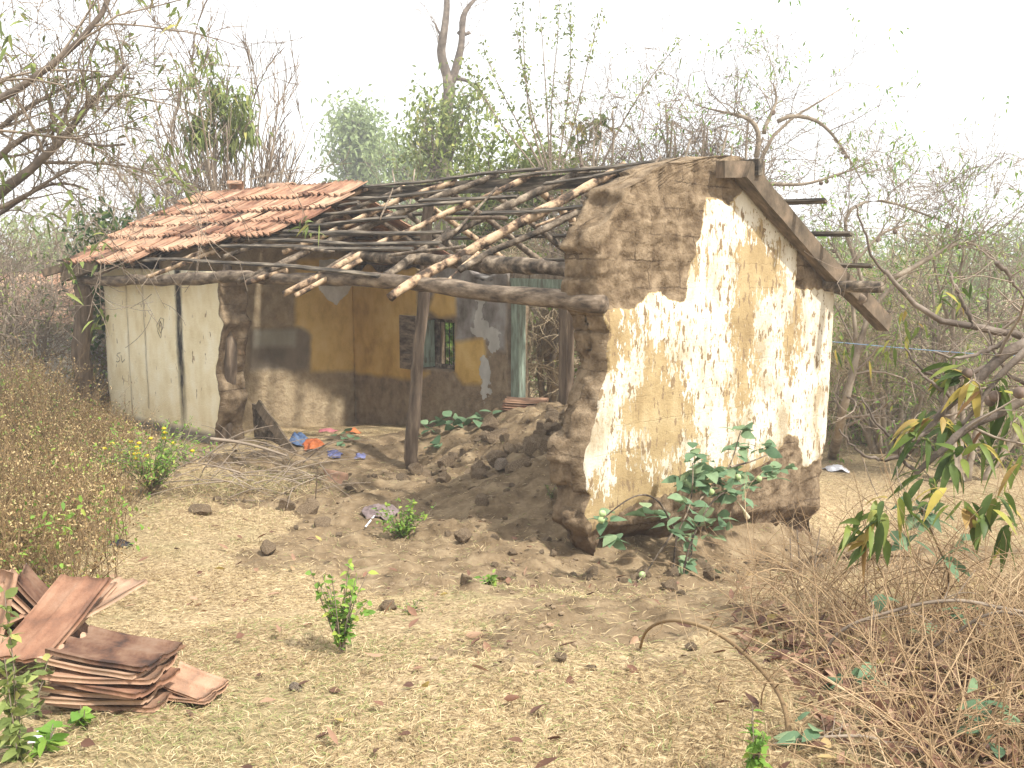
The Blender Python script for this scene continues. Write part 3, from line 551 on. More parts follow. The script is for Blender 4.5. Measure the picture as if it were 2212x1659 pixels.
# front battens
BT = [([(240, 318), (600, 300), (1010, 235), (1400, 212)], Z2), ([(1190, 255), (1500, 222), (1800, 195), (2190, 150)], Z2), ([(1400, 302), (1700, 262), (2190, 168)], Z2), ([(130, 400), (450, 372), (820, 330)], Z2), ([(640, 400), (1000, 385), (1240, 373)], Z2),
      ([(-80, 505), (400, 450), (925, 415)], Z2), ([(1020, 482), (1300, 482), (1700, 432), (2190, 386)], Z2), ([(-400, 570), (0, 558), (400, 510)], Z2), ([(-460, 618), (0, 603), (790, 600)], Z2), ([(-760, 685), (0, 688), (595, 692)], Z2), ([(360, 772), (700, 768), (1020, 770)], Z1), ([(840, 762), (1300, 775), (1700, 795), (2000, 830), (2330, 868)], Z1),
      ([(1660, 552), (1950, 560), (2212, 530), (2500, 508)], Z1), ([(1600, 590), (2000, 605), (2212, 600)], Z1), ([(1300, 480), (1700, 470), (2200, 420)], Z1), ([(1500, 640), (2000, 660), (2700, 655)], Z1)]
for P, z in BT: batten('batten', [on_roof(*z(x, y), .052) for x, y in P], .048, .02, M['wood_batten'], up=NU, n=22, warp=.018)
for i in range(7):
    s0 = rng.uniform(.3, 6.2); t0 = rng.uniform(.2, 1.1); L_ = rng.uniform(.5, 1.5); a_ = rng.normal() * .5 + (.4 if i % 3 else 1.3); p0 = (t0, s0, roofz(t0) + .085); t1 = min(t0 + L_ * cos(a_) * .6, TR - .05); p1 = (t1, s0 + L_ * sin(a_), roofz(t1) + .085 + rng.uniform(-.03, .05))
    logpart('loose_pole', [p0, p1], rng.uniform(.009, .018), M[['wood_dark', 'wood_post', 'wood_log'][i % 3]], 7, 14, .2, wave=.5)
# rear slope: rafters and battens at even spacing
NR = (KR, 0, 1)
for i, s_ in enumerate(np.arange(.62, 8.8, .62)):
    e = 3.75 + rng.random() * .3
    if s_ < 3.2: e = 3.3 + rng.random() * .2
    j = rng.normal() * .06; logpart('rafter', [(TR + .02, s_ + j, roofz(TR) - .02), (2.5, s_, roofz(2.5)), (e, s_ - j, roofz(e))], .034 + rng.random() * .006, M[['wood_pale', 'wood_dark', 'wood_log'][i % 3]], 8, 16, .1)
for k, (px, py) in enumerate([(1785, 433), (1838, 506), (1883, 573), (1892, 620)]):
    t_ = None
    best = None
    for tt in np.linspace(1.8, 4.4, 261):    # where the batten's end meets the rear roof plane
        p = hit(px, py, H(TR, 0, roofz(TR) + .05), np.array([KR * VX[0], KR * VX[1], 1])); break
    p = toL(p); t_ = p[0]; batten('batten', [(t_, p[1], roofz(t_) + .05), (t_, 3, roofz(t_) + .05), (t_ + .03, 8.8, roofz(t_) + .05)], .055, .024, M['wood_batten'], up=NR, n=20, warp=.01)
for t_ in (1.95, 3.5): batten('batten', [(t_, .3, roofz(t_) + .05), (t_, 8.8, roofz(t_) + .05)], .05, .022, M['wood_batten'], up=NR, n=20, warp=.012)
# short ends under the barge board on the rear eave
logpart('plate_end', [on_s(1800, 622, .2), on_s(1865, 650, -.18)], .042, M['wood_log'], 10, 12)
# barge board down the right slope
bb = [on_s(x, y, -.085) for x, y in [(1603, 366), (1700, 478), (1800, 592), (1912, 700)]]
pb = np.array([bb[0], bb[-1]]); d_ = nrm(pb[1] - pb[0]); batten('barge_board', bb, .12, .15, M['wood_board'], up=(d_[2] * -1, 0, d_[0]) if d_[0] > 0 else (d_[2], 0, -d_[0]), n=24, warp=.012)
# ridge post
Pp = [on_s(926, 448, 3.9), on_s(914, 640, 3.9), on_s(893, 1008, 3.9)]; Pp[0][2] += .22
logpart('ridge_post', Pp, [.06, .065, .075], M['wood_post'], 12, 40, .08)
# left porch column and its bracket timbers; broken jamb timber beside the front wall
logpart('porch_column', [on_t(174, 616, .0), on_t(182, 760, .0), on_t(190, 905, .0)], [.105, .12, .11], M['wood_post'], 10, 20, .05)
batten('eave_timber', [on_t(215, 570, -.05), on_t(140, 598, -.2)], .1, .12, M['wood_board'], n=6, warp=0)
batten('eave_timber', [on_t(190, 562, .1), on_t(95, 590, -.3)], .08, .1, M['wood_board'], n=6, warp=0)
logpart('jamb_post', [on_t(492, 575, .46), on_t(494, 780, .44), on_t(482, 958, .40)], [.06, .075, .085], M['wood_post'], 8, 30, .15)

# --- clay roof tiles
def tile_vf(L=.41, W=.235, nx=18, ny=7, th=.016, amp=1.0):
    x = np.linspace(0, 1, nx); y = np.linspace(0, 1, ny); X, Y = np.meshgrid(x, y, indexing='ij')
    prof = .010 * amp * np.cos(X * 4 * pi) + .008 * (X > .9) + .006 * (np.abs(X - .5) < .06) + (1 - amp) * .008 * (X < .1)
    end = np.clip((Y - .86) / .14, 0, 1); Zt = prof * (1 + .9 * end) + .004 * (Y < .06) + .002 * np.sin(Y * 9)
    yy = Y * L + .012 * np.cos(X * 4 * pi) * end; T = np.stack([(X - .5) * W, yy, Zt + th], -1).reshape(-1, 3); B = T - [0, 0, th]
    n = nx * ny; i = (np.arange(nx - 1)[:, None] * ny + np.arange(ny - 1)[None]).ravel(); q = np.stack([i, i + ny, i + ny + 1, i + 1], -1); F = [q, q[:, ::-1] + n]
    e = list(range(0, nx * ny, ny)); e2 = list(range(ny - 1, nx * ny, ny)); e3 = list(range(ny)); e4 = list(range((nx - 1) * ny, nx * ny))
    for a, fl in ((e, 0), (e2, 1), (e3, 1), (e4, 0)):
        for p, r in zip(a[:-1], a[1:]): F.append(np.array([[r, p, p + n, r + n] if fl else [p, r, r + n, p + n]]))
    return np.concatenate([T, B]), np.concatenate(F)
TV, TFc = tile_vf()
mb = MB(); dwn = nrm(np.array([-1, 0, -KR])); acr = np.array([0, 1., 0]); upn = np.cross(acr, dwn); upn = upn if upn[2] > 0 else -upn
def place_tile(mb, t, s, off, rot=0, tilt=0, var=.6, sc=1.0):
    c, s_ = cos(rot), sin(rot); d = dwn * c + acr * s_; a = np.cross(upn, d) * -1; u = upn + d * -tilt; u = nrm(u); d2 = nrm(d - u * (d @ u))
    a = nrm(np.cross(d2, u)); o = np.array([t, s, ZB + KR * t + off]); mb.add(o + TV[:, :1] * a * sc + TV[:, 1:2] * d2 + TV[:, 2:] * u, TFc if np.cross(a, d2) @ u > 0 else TFc[:, ::-1], var)
rows = [((172, 546), (363, 519), 1), ((211, 520), (447, 505), 1), ((285, 497), (620, 482), 1), ((340, 474), (690, 455), 1), ((385, 452), (732, 430), 1), ((440, 427), (762, 404), 1)]
for (l, r, _) in rows:
    a = on_roof(*l, .10); b = on_roof(*r, .10); tt = (a[0] + b[0]) / 2; n = int(abs(a[1] - b[1]) / .222)
    print('tile row t', round(a[0], 2), round(b[0], 2), 's', round(a[1], 2), round(b[1], 2), n)
tmin = -.12; tmax = TR - .08; pit = (tmax - .32 - tmin) / 5
for ri in range(6):
    b = on_roof(*rows[ri][1], .10); a = on_roof(*rows[ri][0], .10); tl_ = tmin + ri * pit; s_ = b[1]; ts = tl_ + .36
    while s_ < min(9.2, a[1] + .35 + rng.random() * .12):
        v = np.clip(rng.normal(.62, .22), 0, 1)
        if rng.random() < .13: v = rng.random() * .25
        if not rng.random() < .05: place_tile(mb, min(ts + rng.normal() * .02, TR - .03), s_, .075 + rng.random() * .01, rng.normal() * .04, .075 + rng.random() * .05, v)
        s_ += .218
for (px, py, rot, v) in [((300), 545, .25, .75), (340, 540, .1, .5), (400, 536, .0, .8), (436, 530, .0, .7), (460, 526, .0, .85), (480, 507, 0, .3), (520, 504, 0, .5), (560, 498, .02, .45), (390, 503, .1, .1), (480, 452, -.3, .8)]:
    p = on_roof(px, py, .12); place_tile(mb, p[0] + .36, p[1], .10, rot, .05, v)
mb.obj('tiled_roof', M['tile'], house)
# rear slope keeps its tiles at the far end too
mb = MB(); dwn = nrm(np.array([1, 0, -KR])); upn = np.array([KR, 0, 1.]); upn = nrm(upn)
for ri in range(6):
    for s_ in np.arange(5.6, 9.1, .218):
        t = TR + .03 + ri * .33; c = np.array([t, s_, roofz(t) + .085]); a = np.array([0, -1., 0]); mb.add(c + TV[:, :1] * a + TV[:, 1:2] * nrm(dwn + upn * .05) + TV[:, 2:] * upn, TFc if np.cross(a, dwn) @ upn > 0 else TFc[:, ::-1], np.clip(rng.normal(.5, .2), 0, 1))
mb.obj('tiled_roof', M['tile'], house)
# pencilled letters and scribble on the cream wall
for nm, segs in (('wall_letters', [[(738, 1335), (722, 1338), (716, 1350), (733, 1366), (734, 1382), (722, 1392), (712, 1386)], [(742, 1350), (746, 1378), (750, 1394), (766, 1374)]]), ('wall_scribble', [[(985, 1245), (968, 1205), (962, 1165), (985, 1120), (1004, 1128), (1000, 1175), (985, 1215), (974, 1190), (982, 1140), (992, 1160), (988, 1240)]])):
    mb = MB()
    for q in segs:
        P = np.array([on_t(*Z1(x, y), TF - .004) for x, y in q]); mb.tubes(P, np.full((1, len(P)), .0035), 5)
    mb.obj(nm, M['wood_dark'], house)

# ------------------------------------------------------------------ plants: growth helpers
def resamp(P, R, n):
    P = np.asarray(P, float); d = np.concatenate([[0], np.cumsum(np.linalg.norm(np.diff(P, axis=0), axis=1))]); x = np.linspace(0, d[-1], n)
    Q = np.stack([np.interp(x, d, P[:, i]) for i in range(3)], -1)
    for _ in range(3): Q[1:-1] = (Q[:-2] + 2 * Q[1:-1] + Q[2:]) / 4
    return Q, np.interp(np.linspace(0, 1, n), np.linspace(0, 1, len(np.atleast_1d(R))), np.atleast_1d(R))
def spawn(P, R, k, L, spread=.8, up=.1, curl=.25, rf=.6, tmin=.25, m=7, lv=.4, grav=0., tmax=1.0):
    P = np.asarray(P); N, mm, _ = P.shape; idx = np.repeat(np.arange(N), k); n = len(idx)
    t = rng.uniform(tmin, tmax, n) * (mm - 1); i = np.minimum(t.astype(int), mm - 2); f = (t - i)[:, None]
    b = P[idx, i] * (1 - f) + P[idx, i + 1] * f; T = nrm(P[idx, i + 1] - P[idx, i]); q = nrm(np.cross(T, rng.normal(size=(n, 3)))); a = rng.normal(spread, .25, n)[:, None]
    d = nrm(T * np.cos(a) + q * np.sin(a) + np.array([0, 0, up])); r0 = (R[idx, i] * (1 - f[:, 0]) + R[idx, i + 1] * f[:, 0]) * rf
    ln = L * np.clip(rng.normal(1, lv, n), .25, 2) ; st = (ln / (m - 1))[:, None]; out = [b]; cv = nrm(rng.normal(size=(n, 3))) * curl / m * 2
    for j in range(m - 1):
        d = nrm(d + cv + rng.normal(size=(n, 3)) * curl / m + np.array([0, 0, up - grav * j / m]) * .5 / m * 2); out.append(out[-1] + d * st)
    return np.stack(out, 1), r0[:, None] * np.linspace(1, .35, m)[None]
def along(P, n, tmin=.3):
    i = rng.integers(0, len(P), n); t = rng.uniform(tmin, 1, n) * (P.shape[1] - 1); a = np.minimum(t.astype(int), P.shape[1] - 2); f = (t - a)[:, None]
    return P[i, a] * (1 - f) + P[i, a + 1] * f, nrm(P[i, a + 1] - P[i, a])
def clumps(P, ncl, per, rad, tmin=.5):
    c, _ = along(P, ncl, tmin); p = np.repeat(c, per, 0) + rng.normal(size=(ncl * per, 3)) * rad; return p
def plant(name, label, cat, base, group=None):
    o = empty(name, tuple(base)); tag(o, label, cat, group); return o
def sub(mb, name, mat, parent, smooth=True):
    o = mb.obj(name, mat, parent, smooth); b = np.array(parent.location)
    me = o.data; co = np.empty(len(me.vertices) * 3, np.float32); me.vertices.foreach_get('co', co); co = co.reshape(-1, 3) - b; me.vertices.foreach_set('co', co.astype(np.float32).ravel()); return o
def tree(name, label, cat, limbs, levels, leaf=None, bark='bark_pale', twigm='twig', group=None, ck=8, rmin=.0022, leafmat='leaf_green', fruit=0, base=None, kmin=3):
    """limbs: [(points, radii)]; levels: list of spawn kwargs; leaf: (clusters, per, radius, L, W, droop)"""
    Ls = [resamp(p, r, 14) for p, r in limbs]; P = np.stack([l[0] for l in Ls]); R = np.stack([l[1] for l in Ls])
    P[:, 1:-1] += (np.stack([noise(P * 1.3 + i * 7) for i in range(3)], -1) * R.mean() * 1.5)[:, 1:-1]
    o = plant(name, label, cat, base if base is not None else P[0, 0], group)
    mb = MB(); mb.tubes(P, R, ck, cap=True); sub(mb, 'trunk', M[bark], o)
    mb = MB(); last = (P, R); allp = []
    for li, kw in enumerate(levels):
        last = spawn(last[0], last[1], **kw); r = np.maximum(last[1], rmin); mb.tubes(last[0], r, 4 if li == 0 else kmin); allp.append(last)
    if levels: sub(mb, 'twigs', M[twigm], o)
    if leaf:
        nc, per, rad, L, W, dr = leaf; p = clumps(last[0], nc, per, rad); D = rng.normal(size=p.shape) + [0, 0, -.15]
        mb = MB(); mb.leaves(p, D, L * rng.uniform(.6, 1.2, len(p)), W * rng.uniform(.7, 1.2, len(p)), .25, dr, 3 if W > .03 else 2); sub(mb, 'foliage', M[leafmat], o)
    for i in range(fruit):
        c, _ = along(P, 1, .4); c = c[0]; V, F = ball(.03, 8, 6); mb = MB(); mb.add(V + c + [0, 0, -.04], F); sub(mb, 'fruit', M['fruit_brown'], o)
    return o
def ball(r, k=10, m=7, sq=1.0):
    th = np.linspace(0.08, pi - .08, m); an = np.arange(k) * 2 * pi / k
    V = np.stack([np.sin(th)[:, None] * np.cos(an), np.sin(th)[:, None] * np.sin(an), np.cos(th)[:, None] * sq + 0 * an], -1).reshape(-1, 3) * r
    F = [[i * k + j, (i + 1) * k + j, (i + 1) * k + (j + 1) % k, i * k + (j + 1) % k] for i in range(m - 1) for j in range(k)]
    return V, [np.array(F), np.array([list(range(k))]), np.array([list(range((m - 1) * k, m * k))[::-1]])]
def tr(pts, Y): return [at_y(x, y, Y if np.isscalar(Y) else Y[i]) for i, (x, y) in enumerate(pts)]

# ---- trees and shrubs behind the house and at the sides
tree('mango_tree', 'grey limbed tree arching thin bare twigs into the top left corner', 'tree',
     [([at_y(-520, 1150, 8.6), *tr([(-420, 700), (-150, 540), (0, 440), (80, 375), (120, 320), (165, 250), (225, 170), (270, 140)], 9)], [.2, .17, .14, .11, .08, .05, .03, .02]),
      (tr([(-420, 700), (-200, 300), (-60, 228), (0, 213), (70, 203), (150, 158), (195, 105), (225, 40), (250, -40)], 8.5), [.14, .09, .06, .045, .04, .035, .03, .025, .02]),
      (tr([(-150, 540), (0, 330), (60, 300), (110, 240), (150, 300), (190, 322), (235, 305), (270, 312)], 9), [.09, .04, .035, .03, .025, .02, .014, .01]),
      (tr([(-150, 540), (-40, 300), (40, 250), (130, 190), (200, 150), (290, 170)], 9.5), [.08, .04, .03, .02, .014, .01]),
      (tr([(-150, 540), (10, 470), (70, 420), (130, 390), (190, 410)], 9.5), [.08, .03, .02, .014, .01])],
     [dict(k=13, L=1.1, spread=.8, up=.25, curl=.9, rf=.4, tmin=.4, grav=.5), dict(k=8, L=.55, spread=.7, up=.15, curl=.9, rf=.55, grav=.6), dict(k=2, L=.25, spread=.7, curl=.6, rf=.6)],
     (75, 11, .07, .13, .034, .5), bark='bark_dark', leafmat='leaf_green', rmin=.003)
def stems(cx, cy, n, Y, top, spreadx, lean=.35, h0=None, y0=None):
    b = at_y(cx, y0 or 530, Y); b[2] = gz(b[0], b[1]); out = []
    for i in range(n):
        fx = (i + .5) / n * 2 - 1 + rng.normal() * .08; hx = rng.uniform(.65, 1) * (1 - .25 * abs(fx)); T = np.array([b[0] + fx * spreadx * hx, b[1] + rng.normal() * spreadx * .5, b[2] + (top - b[2]) * hx])
        m_ = b * .45 + T * .55; m_[:2] = b[:2] * .62 + T[:2] * .38; out.append(([b + [rng.normal() * .15, rng.normal() * .15, 0], m_, T], [.035, .022, .008]))
    return out
tree('vase_shrub', 'tall vase shaped shrub of bare pale stems rising behind the tiled roof', 'shrub', stems(500, 0, 36, 16, 5.3, 1.75),
     [dict(k=6, L=1.0, spread=.35, up=.5, curl=.5, rf=.5, tmin=.35), dict(k=5, L=.4, spread=.5, up=.4, curl=.4, rf=.55)], None, rmin=.007)
tree('leafy_sapling', 'slender sapling with a crown of drooping green leaves above the tiled roof', 'tree', [(tr([(470, 560), (465, 400), (462, 280), (458, 175)], 15.5), [.05, .035, .02, .01]), (tr([(468, 430), (500, 320), (530, 230)], 15.5), [.02, .015, .008]), (tr([(466, 420), (430, 300), (405, 220)], 15.5), [.02, .015, .008])],
     [dict(k=9, L=.45, spread=.6, up=.3, curl=.4, rf=.5, tmin=.5)], (85, 14, .10, .18, .042, .8), leafmat='leaf_green', rmin=.004)
tree('tall_forked_tree', 'tall bare grey trunk forking in two against the white sky', 'tree',
     [(tr([(972, 560), (966, 400), (962, 300), (966, 220), (968, 165)], 30), [.30, .26, .23, .2, .17]), (tr([(968, 185), (958, 145), (949, 105), (950, 75), (957, 40), (962, -20)], 30), [.16, .14, .13, .11, .09, .08]),
      (tr([(968, 185), (978, 145), (987, 110), (992, 75), (990, 48), (996, 25), (1015, 8), (1030, -6)], 30), [.13, .12, .11, .1, .09, .1, .07, .05]), (tr([(990, 70), (1000, 68), (1012, 69)], 30), [.06, .05, .03]), (tr([(950, 78), (940, 60), (933, 45)], 30), [.05, .035, .02]), (tr([(975, 168), (1000, 170), (1040, 200), (1060, 260)], 30), [.06, .05, .04, .03])],
     [dict(k=4, L=1.0, spread=.8, up=.4, curl=.5, rf=.15, tmin=.3), dict(k=4, L=.7, spread=.6, up=.2, curl=.4, rf=.5)], None, bark='bark_dark', rmin=.006, ck=12)
def leafy(name, label, cx, topy, Y, wpx, ncl, mat, trunk=.12, L=.16, per=26, rad=.35, group=None, cat='tree', boty=None, k1=7):
    b = at_y(cx, 530, Y); b[2] = gz(b[0], b[1]); tz = at_y(cx, topy, Y)[2]; w = wpx / FPX * Y / 2; hh = tz - b[2]; l = [([b, b + [0, 0, hh * .5], [b[0], b[1], tz - .2 * hh]], [trunk, trunk * .7, trunk * .3])]
    for i in range(k1):
        a = rng.random() * 2 * pi; z0 = rng.uniform(.3, .7) * hh; rr = w * rng.uniform(.5, .95); l.append(([b + [0, 0, z0], b + [cos(a) * rr * .5, sin(a) * rr * .5, z0 + .15 * hh], b + [cos(a) * rr, sin(a) * rr, min(z0 + rng.uniform(.2, .4) * hh, hh * .92)]], [trunk * .4, trunk * .25, trunk * .1]))
    return tree(name, label, cat, l, [dict(k=6, L=w * .5, spread=.8, up=.2, curl=.5, rf=.4, tmin=.4), dict(k=4, L=w * .25, spread=.8, curl=.5, rf=.5)], (ncl, per, rad, L, L * .42, .3), bark='bark_dark', leafmat=mat, rmin=.004 * Y / 15, group=group)
leafy('hazy_tree', 'pale hazy tree left of the forked trunk beyond the roof', 800, 235, 50, 150, 170, 'leaf_pale', .25, .32, 30, .55)
leafy('hazy_tree', 'small pale hazy tree close against the left of the forked trunk', 880, 300, 46, 130, 130, 'leaf_pale', .22, .3, 30, .5)
leafy('leafy_tree', 'green leafed tree wrapping the foot of the forked trunk', 950, 180, 24, 170, 120, 'leaf_green', .12, .17, 22, .3)
leafy('leafy_bush', 'dense green bush right of the forked trunk over the ridge', 1075, 285, 17, 190, 120, 'leaf_green', .08, .13, 26, .2, cat='bush')
leafy('leafy_bush', 'dense green bush behind the middle of the ridge', 1190, 290, 16, 190, 130, 'leaf_green', .08, .12, 26, .2, cat='bush')
# upright shoots with small leaf knots
def shoots(name, label, lines, Y, cl=26, mat='leaf_green', r=.012):
    o = plant(name, label, 'shrub', at_y(*lines[0][0], Y)); P = []; R = []
    for q in lines: a, b = resamp(tr(q, Y), [r * 1.3, r * .3], 14); P.append(a); R.append(b)
    P = np.stack(P); R = np.stack(R); mb = MB(); mb.tubes(P, R, 5); s1 = spawn(P, R, 9, .25, .5, .3, .3, .5, .3); mb.tubes(s1[0], np.maximum(s1[1], .003), 3); sub(mb, 'stems', M['twig'], o)
    p = clumps(P, cl * len(lines), 5, .045, .35); mb = MB(); mb.leaves(p, rng.normal(size=p.shape) + [0, 0, .2], .08 * rng.uniform(.6, 1.2, len(p)), .035, .2, .2); sub(mb, 'foliage', M[mat], o)
shoots('wispy_shrub', 'tall wispy shrub of upright leafy shoots above the ridge', [[(1190, 400), (1180, 200), (1165, 0), (1160, -60)], [(1200, 400), (1230, 200), (1235, 60), (1228, 10)], [(1195, 400), (1150, 250), (1120, 100), (1112, 20)], [(1185, 400), (1140, 240), (1128, 60), (1130, -30)], [(1205, 400), (1245, 250), (1275, 110), (1300, 20)], [(1190, 400), (1190, 220), (1205, 90), (1210, -20)], [(1180, 380), (1110, 250), (1060, 150), (1040, 90)], [(1170, 380), (1075, 260), (1030, 180), (1000, 130)]], 15)
shoots('arching_shoot', 'single long thin shoot leaning right across the white sky', [[(1290, 380), (1340, 270), (1410, 160), (1478, 78)]], 14, 20)
leafy('drooping_sapling', 'thin sapling with drooping mango leaves among the wispy shoots', 1255, 110, 14.5, 120, 22, 'leaf_mango', .03, .2, 8, .1, k1=4)
def tangle(name, label, cx, topy, Y, wpx, n, leafn, group=None, mat='leaf_green', k=(10, 9, 2), L=1.0, cat='shrub', bark='bark_pale', fruit=0, tw='twig'):
    b = at_y(cx, 530, Y); b[2] = gz(b[0], b[1]); top = at_y(cx, topy, Y)[2]; w = wpx / FPX * Y / 2; l = []
    for i in range(n):
        fx = rng.uniform(-1, 1); T = np.array([b[0] + fx * w * .8, b[1] + rng.normal() * w * .4, b[2] + (top - b[2]) * rng.uniform(.6, .95)]); s = b + [fx * w * .3, 0, 0]; md = s * .5 + T * .5 + rng.normal(size=3) * .25; l.append(([s, md, T], [.05, .03, .012]))
    return tree(name, label, cat, l, [dict(k=k[0], L=L, spread=.9, up=.15, curl=1.1, rf=.4, tmin=.3, grav=.4), dict(k=k[1], L=L * .5, spread=.8, up=.1, curl=1.0, rf=.55, grav=.5), dict(k=k[2], L=L * .25, spread=.7, curl=.6, rf=.6)],
                (leafn, 8, .08, .085, .028, .4) if leafn else None, leafmat=mat, rmin=.0032, group=group, bark=bark, fruit=fruit, twigm=tw)
tangle('tangled_shrub', 'pale bare tangle of twigs above the ridge left of the gable peak', 1380, 185, 13.5, 340, 15, 120, fruit=5)
tangle('tangled_shrub', 'twiggy shrub with curling branches behind the gable peak', 1540, 160, 13, 290, 15, 150, mat='leaf_lime', fruit=5)
tree('curved_trunk_tree', 'tree with a curved pale trunk leaning right from behind the gable', 'tree',
     [([at_y(1600, 900, 13)] + tr([(1620, 500), (1632, 340), (1650, 290), (1700, 250), (1750, 230), (1820, 190)], 13), [.08, .065, .05, .042, .03, .018, .005]), (tr([(1634, 340), (1646, 295), (1628, 262), (1580, 250), (1500, 225)], 13), [.035, .033, .025, .016, .005]), (tr([(1680, 262), (1710, 246), (1770, 260), (1830, 330), (1880, 420)], 13), [.028, .026, .018, .01, .005]), (tr([(1650, 290), (1680, 220), (1670, 180)], 13), [.03, .02, .01]), (tr([(1640, 400), (1740, 400), (1800, 380), (1880, 350)], 13), [.03, .02, .015, .01])],
     [dict(k=10, L=.7, spread=.9, up=.2, curl=1., rf=.35, tmin=.3, grav=.7), dict(k=8, L=.4, spread=.8, curl=.9, rf=.55, grav=.6)], (90, 8, .08, .09, .026, .35), leafmat='leaf_lime', rmin=.003, fruit=8)
tree('arched_bare_tree', 'bare tree arching right with drooping twigs beside the barge board', 'tree',
     [([gp(1800, 985)] + tr([(1815, 920), (1835, 830), (1845, 740), (1868, 655), (1920, 600), (1980, 575)], 12.5), [.085, .075, .065, .055, .045, .03, .012]), (tr([(1868, 655), (1850, 560), (1800, 480), (1820, 440), (1900, 420), (1980, 460), (2080, 500)], 12.5), [.03, .026, .022, .02, .017, .012, .005]), (tr([(1920, 600), (2000, 560), (2080, 520), (2150, 560)], 12), [.035, .028, .02, .01]), (tr([(1850, 560), (1900, 500), (1960, 480)], 12), [.02, .015, .01]), (tr([(1845, 740), (1830, 600), (1790, 520)], 12.5), [.03, .02, .01])],
     [dict(k=13, L=.85, spread=.9, up=.2, curl=1., rf=.35, tmin=.35, grav=.8), dict(k=8, L=.45, spread=.8, curl=.9, rf=.55, grav=.8), dict(k=2, L=.2, spread=.6, curl=.6, rf=.6, grav=.6)], (90, 8, .08, .09, .028, .4), leafmat='leaf_lime', rmin=.0028, fruit=6)
tangle('tangled_shrub', 'grey tangle of twigs at the right edge under the sky', 2120, 480, 12.5, 320, 7, 160, mat='leaf_lime', fruit=3)
tangle('tangled_shrub', 'tangled bush with pale stems beyond the right end of the wall', 1960, 560, 14.5, 320, 8, 330, mat='leaf_lime', tw='straw_twig')
tangle('tangled_vine', 'mass of pale twisted vines seen through the empty door frame', 1170, 560, 14, 150, 10, 40, k=(14, 9, 2), L=.7, cat='vine', tw='straw_twig')
tree('twisted_trunk', 'smooth twisted pale trunk seen through the empty door frame', 'tree', [([gp(1190, 905)] + tr([(1185, 800), (1200, 760), (1190, 700), (1215, 640), (1230, 560)], 13.6), [.09, .07, .06, .055, .05, .04])], [dict(k=14, L=.7, spread=.8, curl=1, rf=.3, grav=.6), dict(k=5, L=.4, spread=.7, curl=.8, rf=.5)], (20, 7, .08, .1, .035, .4), leafmat='leaf_lime')
tangle('thicket', 'tall thicket of fine bare stems just left of the vase shaped shrub', 290, 260, 17, 240, 14, 60, k=(9, 7, 2), cat='thicket')
tangle('thicket', 'brown and green thicket under the arching limbs at the left', 110, 430, 23, 330, 12, 160, k=(9, 8, 2), cat='thicket')
tangle('thicket', 'leafy thicket at the left edge above the dry brush', -60, 420, 13.5, 120, 8, 120, k=(9, 8, 2), cat='thicket')
leafy('leafy_bush', 'dark leaved bush peeping over the low end of the tiled roof', 235, 480, 15, 150, 60, 'leaf_dark', .05, .17, 16, .2, cat='bush')
leafy('leafy_bush', 'bright green bush seen through the barred window', 960, 590, 17, 190, 260, 'leaf_lime', .05, .13, 30, .26, cat='bush')
leafy('leafy_bush', 'low green bush seen through the bare rafters right of the post', 1060, 430, 17.5, 200, 70, 'leaf_green', .05, .12, 20, .2, cat='bush')
tangle('tangled_shrub', 'bare twiggy shrub seen through the middle rafters', 1000, 400, 18, 300, 8, 50)
tangle('tangled_shrub', 'bare twiggy shrub seen between rafters and gable', 1230, 380, 15.5, 260, 8, 50)
tangle('tangled_shrub', 'low bare shrub behind the right half of the tiled roof', 640, 340, 19, 150, 5, 6, k=(7, 6, 1))
tangle('tangled_shrub', 'spindly bare shrub rising from the gap between tiles and rafters', 880, 330, 18.5, 230, 4, 8, k=(5, 5, 1))
tangle('tangled_shrub', 'bare grey shrub in front of the red roofed white house', 40, 560, 15.5, 150, 7, 60)
names = ['hazy tree at the right edge above the thicket', 'hazy rounded tree second from the right edge', 'hazy tree far behind the arched bare tree', 'hazy tree just right of the barge board tip', 'hazy tree behind the gable wall', 'hazy tree far behind the door frame', 'hazy tree far behind the window',
         'hazy tree far behind the partition wall', 'hazy tree far behind the cream wall', 'hazy tree far behind the porch column', 'hazy tree at the left edge beyond the dry brush']
for i, (x, ty, Y, w) in enumerate([(2200, 530, 40, 230), (2080, 610, 34, 260), (1960, 560, 46, 300), (1860, 600, 38, 260), (1700, 560, 42, 260), (1240, 500, 44, 300), (1020, 490, 40, 260), (760, 500, 40, 300), (420, 500, 36, 260), (230, 560, 34, 240), (40, 560, 30, 260)]):
    leafy('far_tree', names[i], x, ty, Y, w, 110, 'leaf_pale', .2, .26, 34, .5, group='hazy trees beyond the clearing')
rs = ['low green brown shrub', 'low dry shrub']
for i, (x, ty, Y, w) in enumerate([(1850, 720, 17, 260), (1990, 740, 16.5, 260), (2130, 760, 16, 260), (2230, 720, 15, 200), (1920, 820, 15.5, 220), (2080, 850, 15, 240), (2200, 880, 14, 240)]):
    where = ['beside the gable behind the leaning trunk', 'behind the hanging mango leaves', 'behind the crossing grey branches', 'at the right edge behind the clearing', 'at the back edge of the straw clearing', 'low at the clearing edge behind the yellow leaves', 'lowest at the right edge of the clearing'][i]
    tangle('low_shrub', rs[i % 2] + ' ' + where, x, ty, Y, w, 10, 340 if i % 2 == 0 else 200, k=(8, 7, 2), L=.8, mat='leaf_lime', tw='straw_twig', group='shrubs behind the clearing')
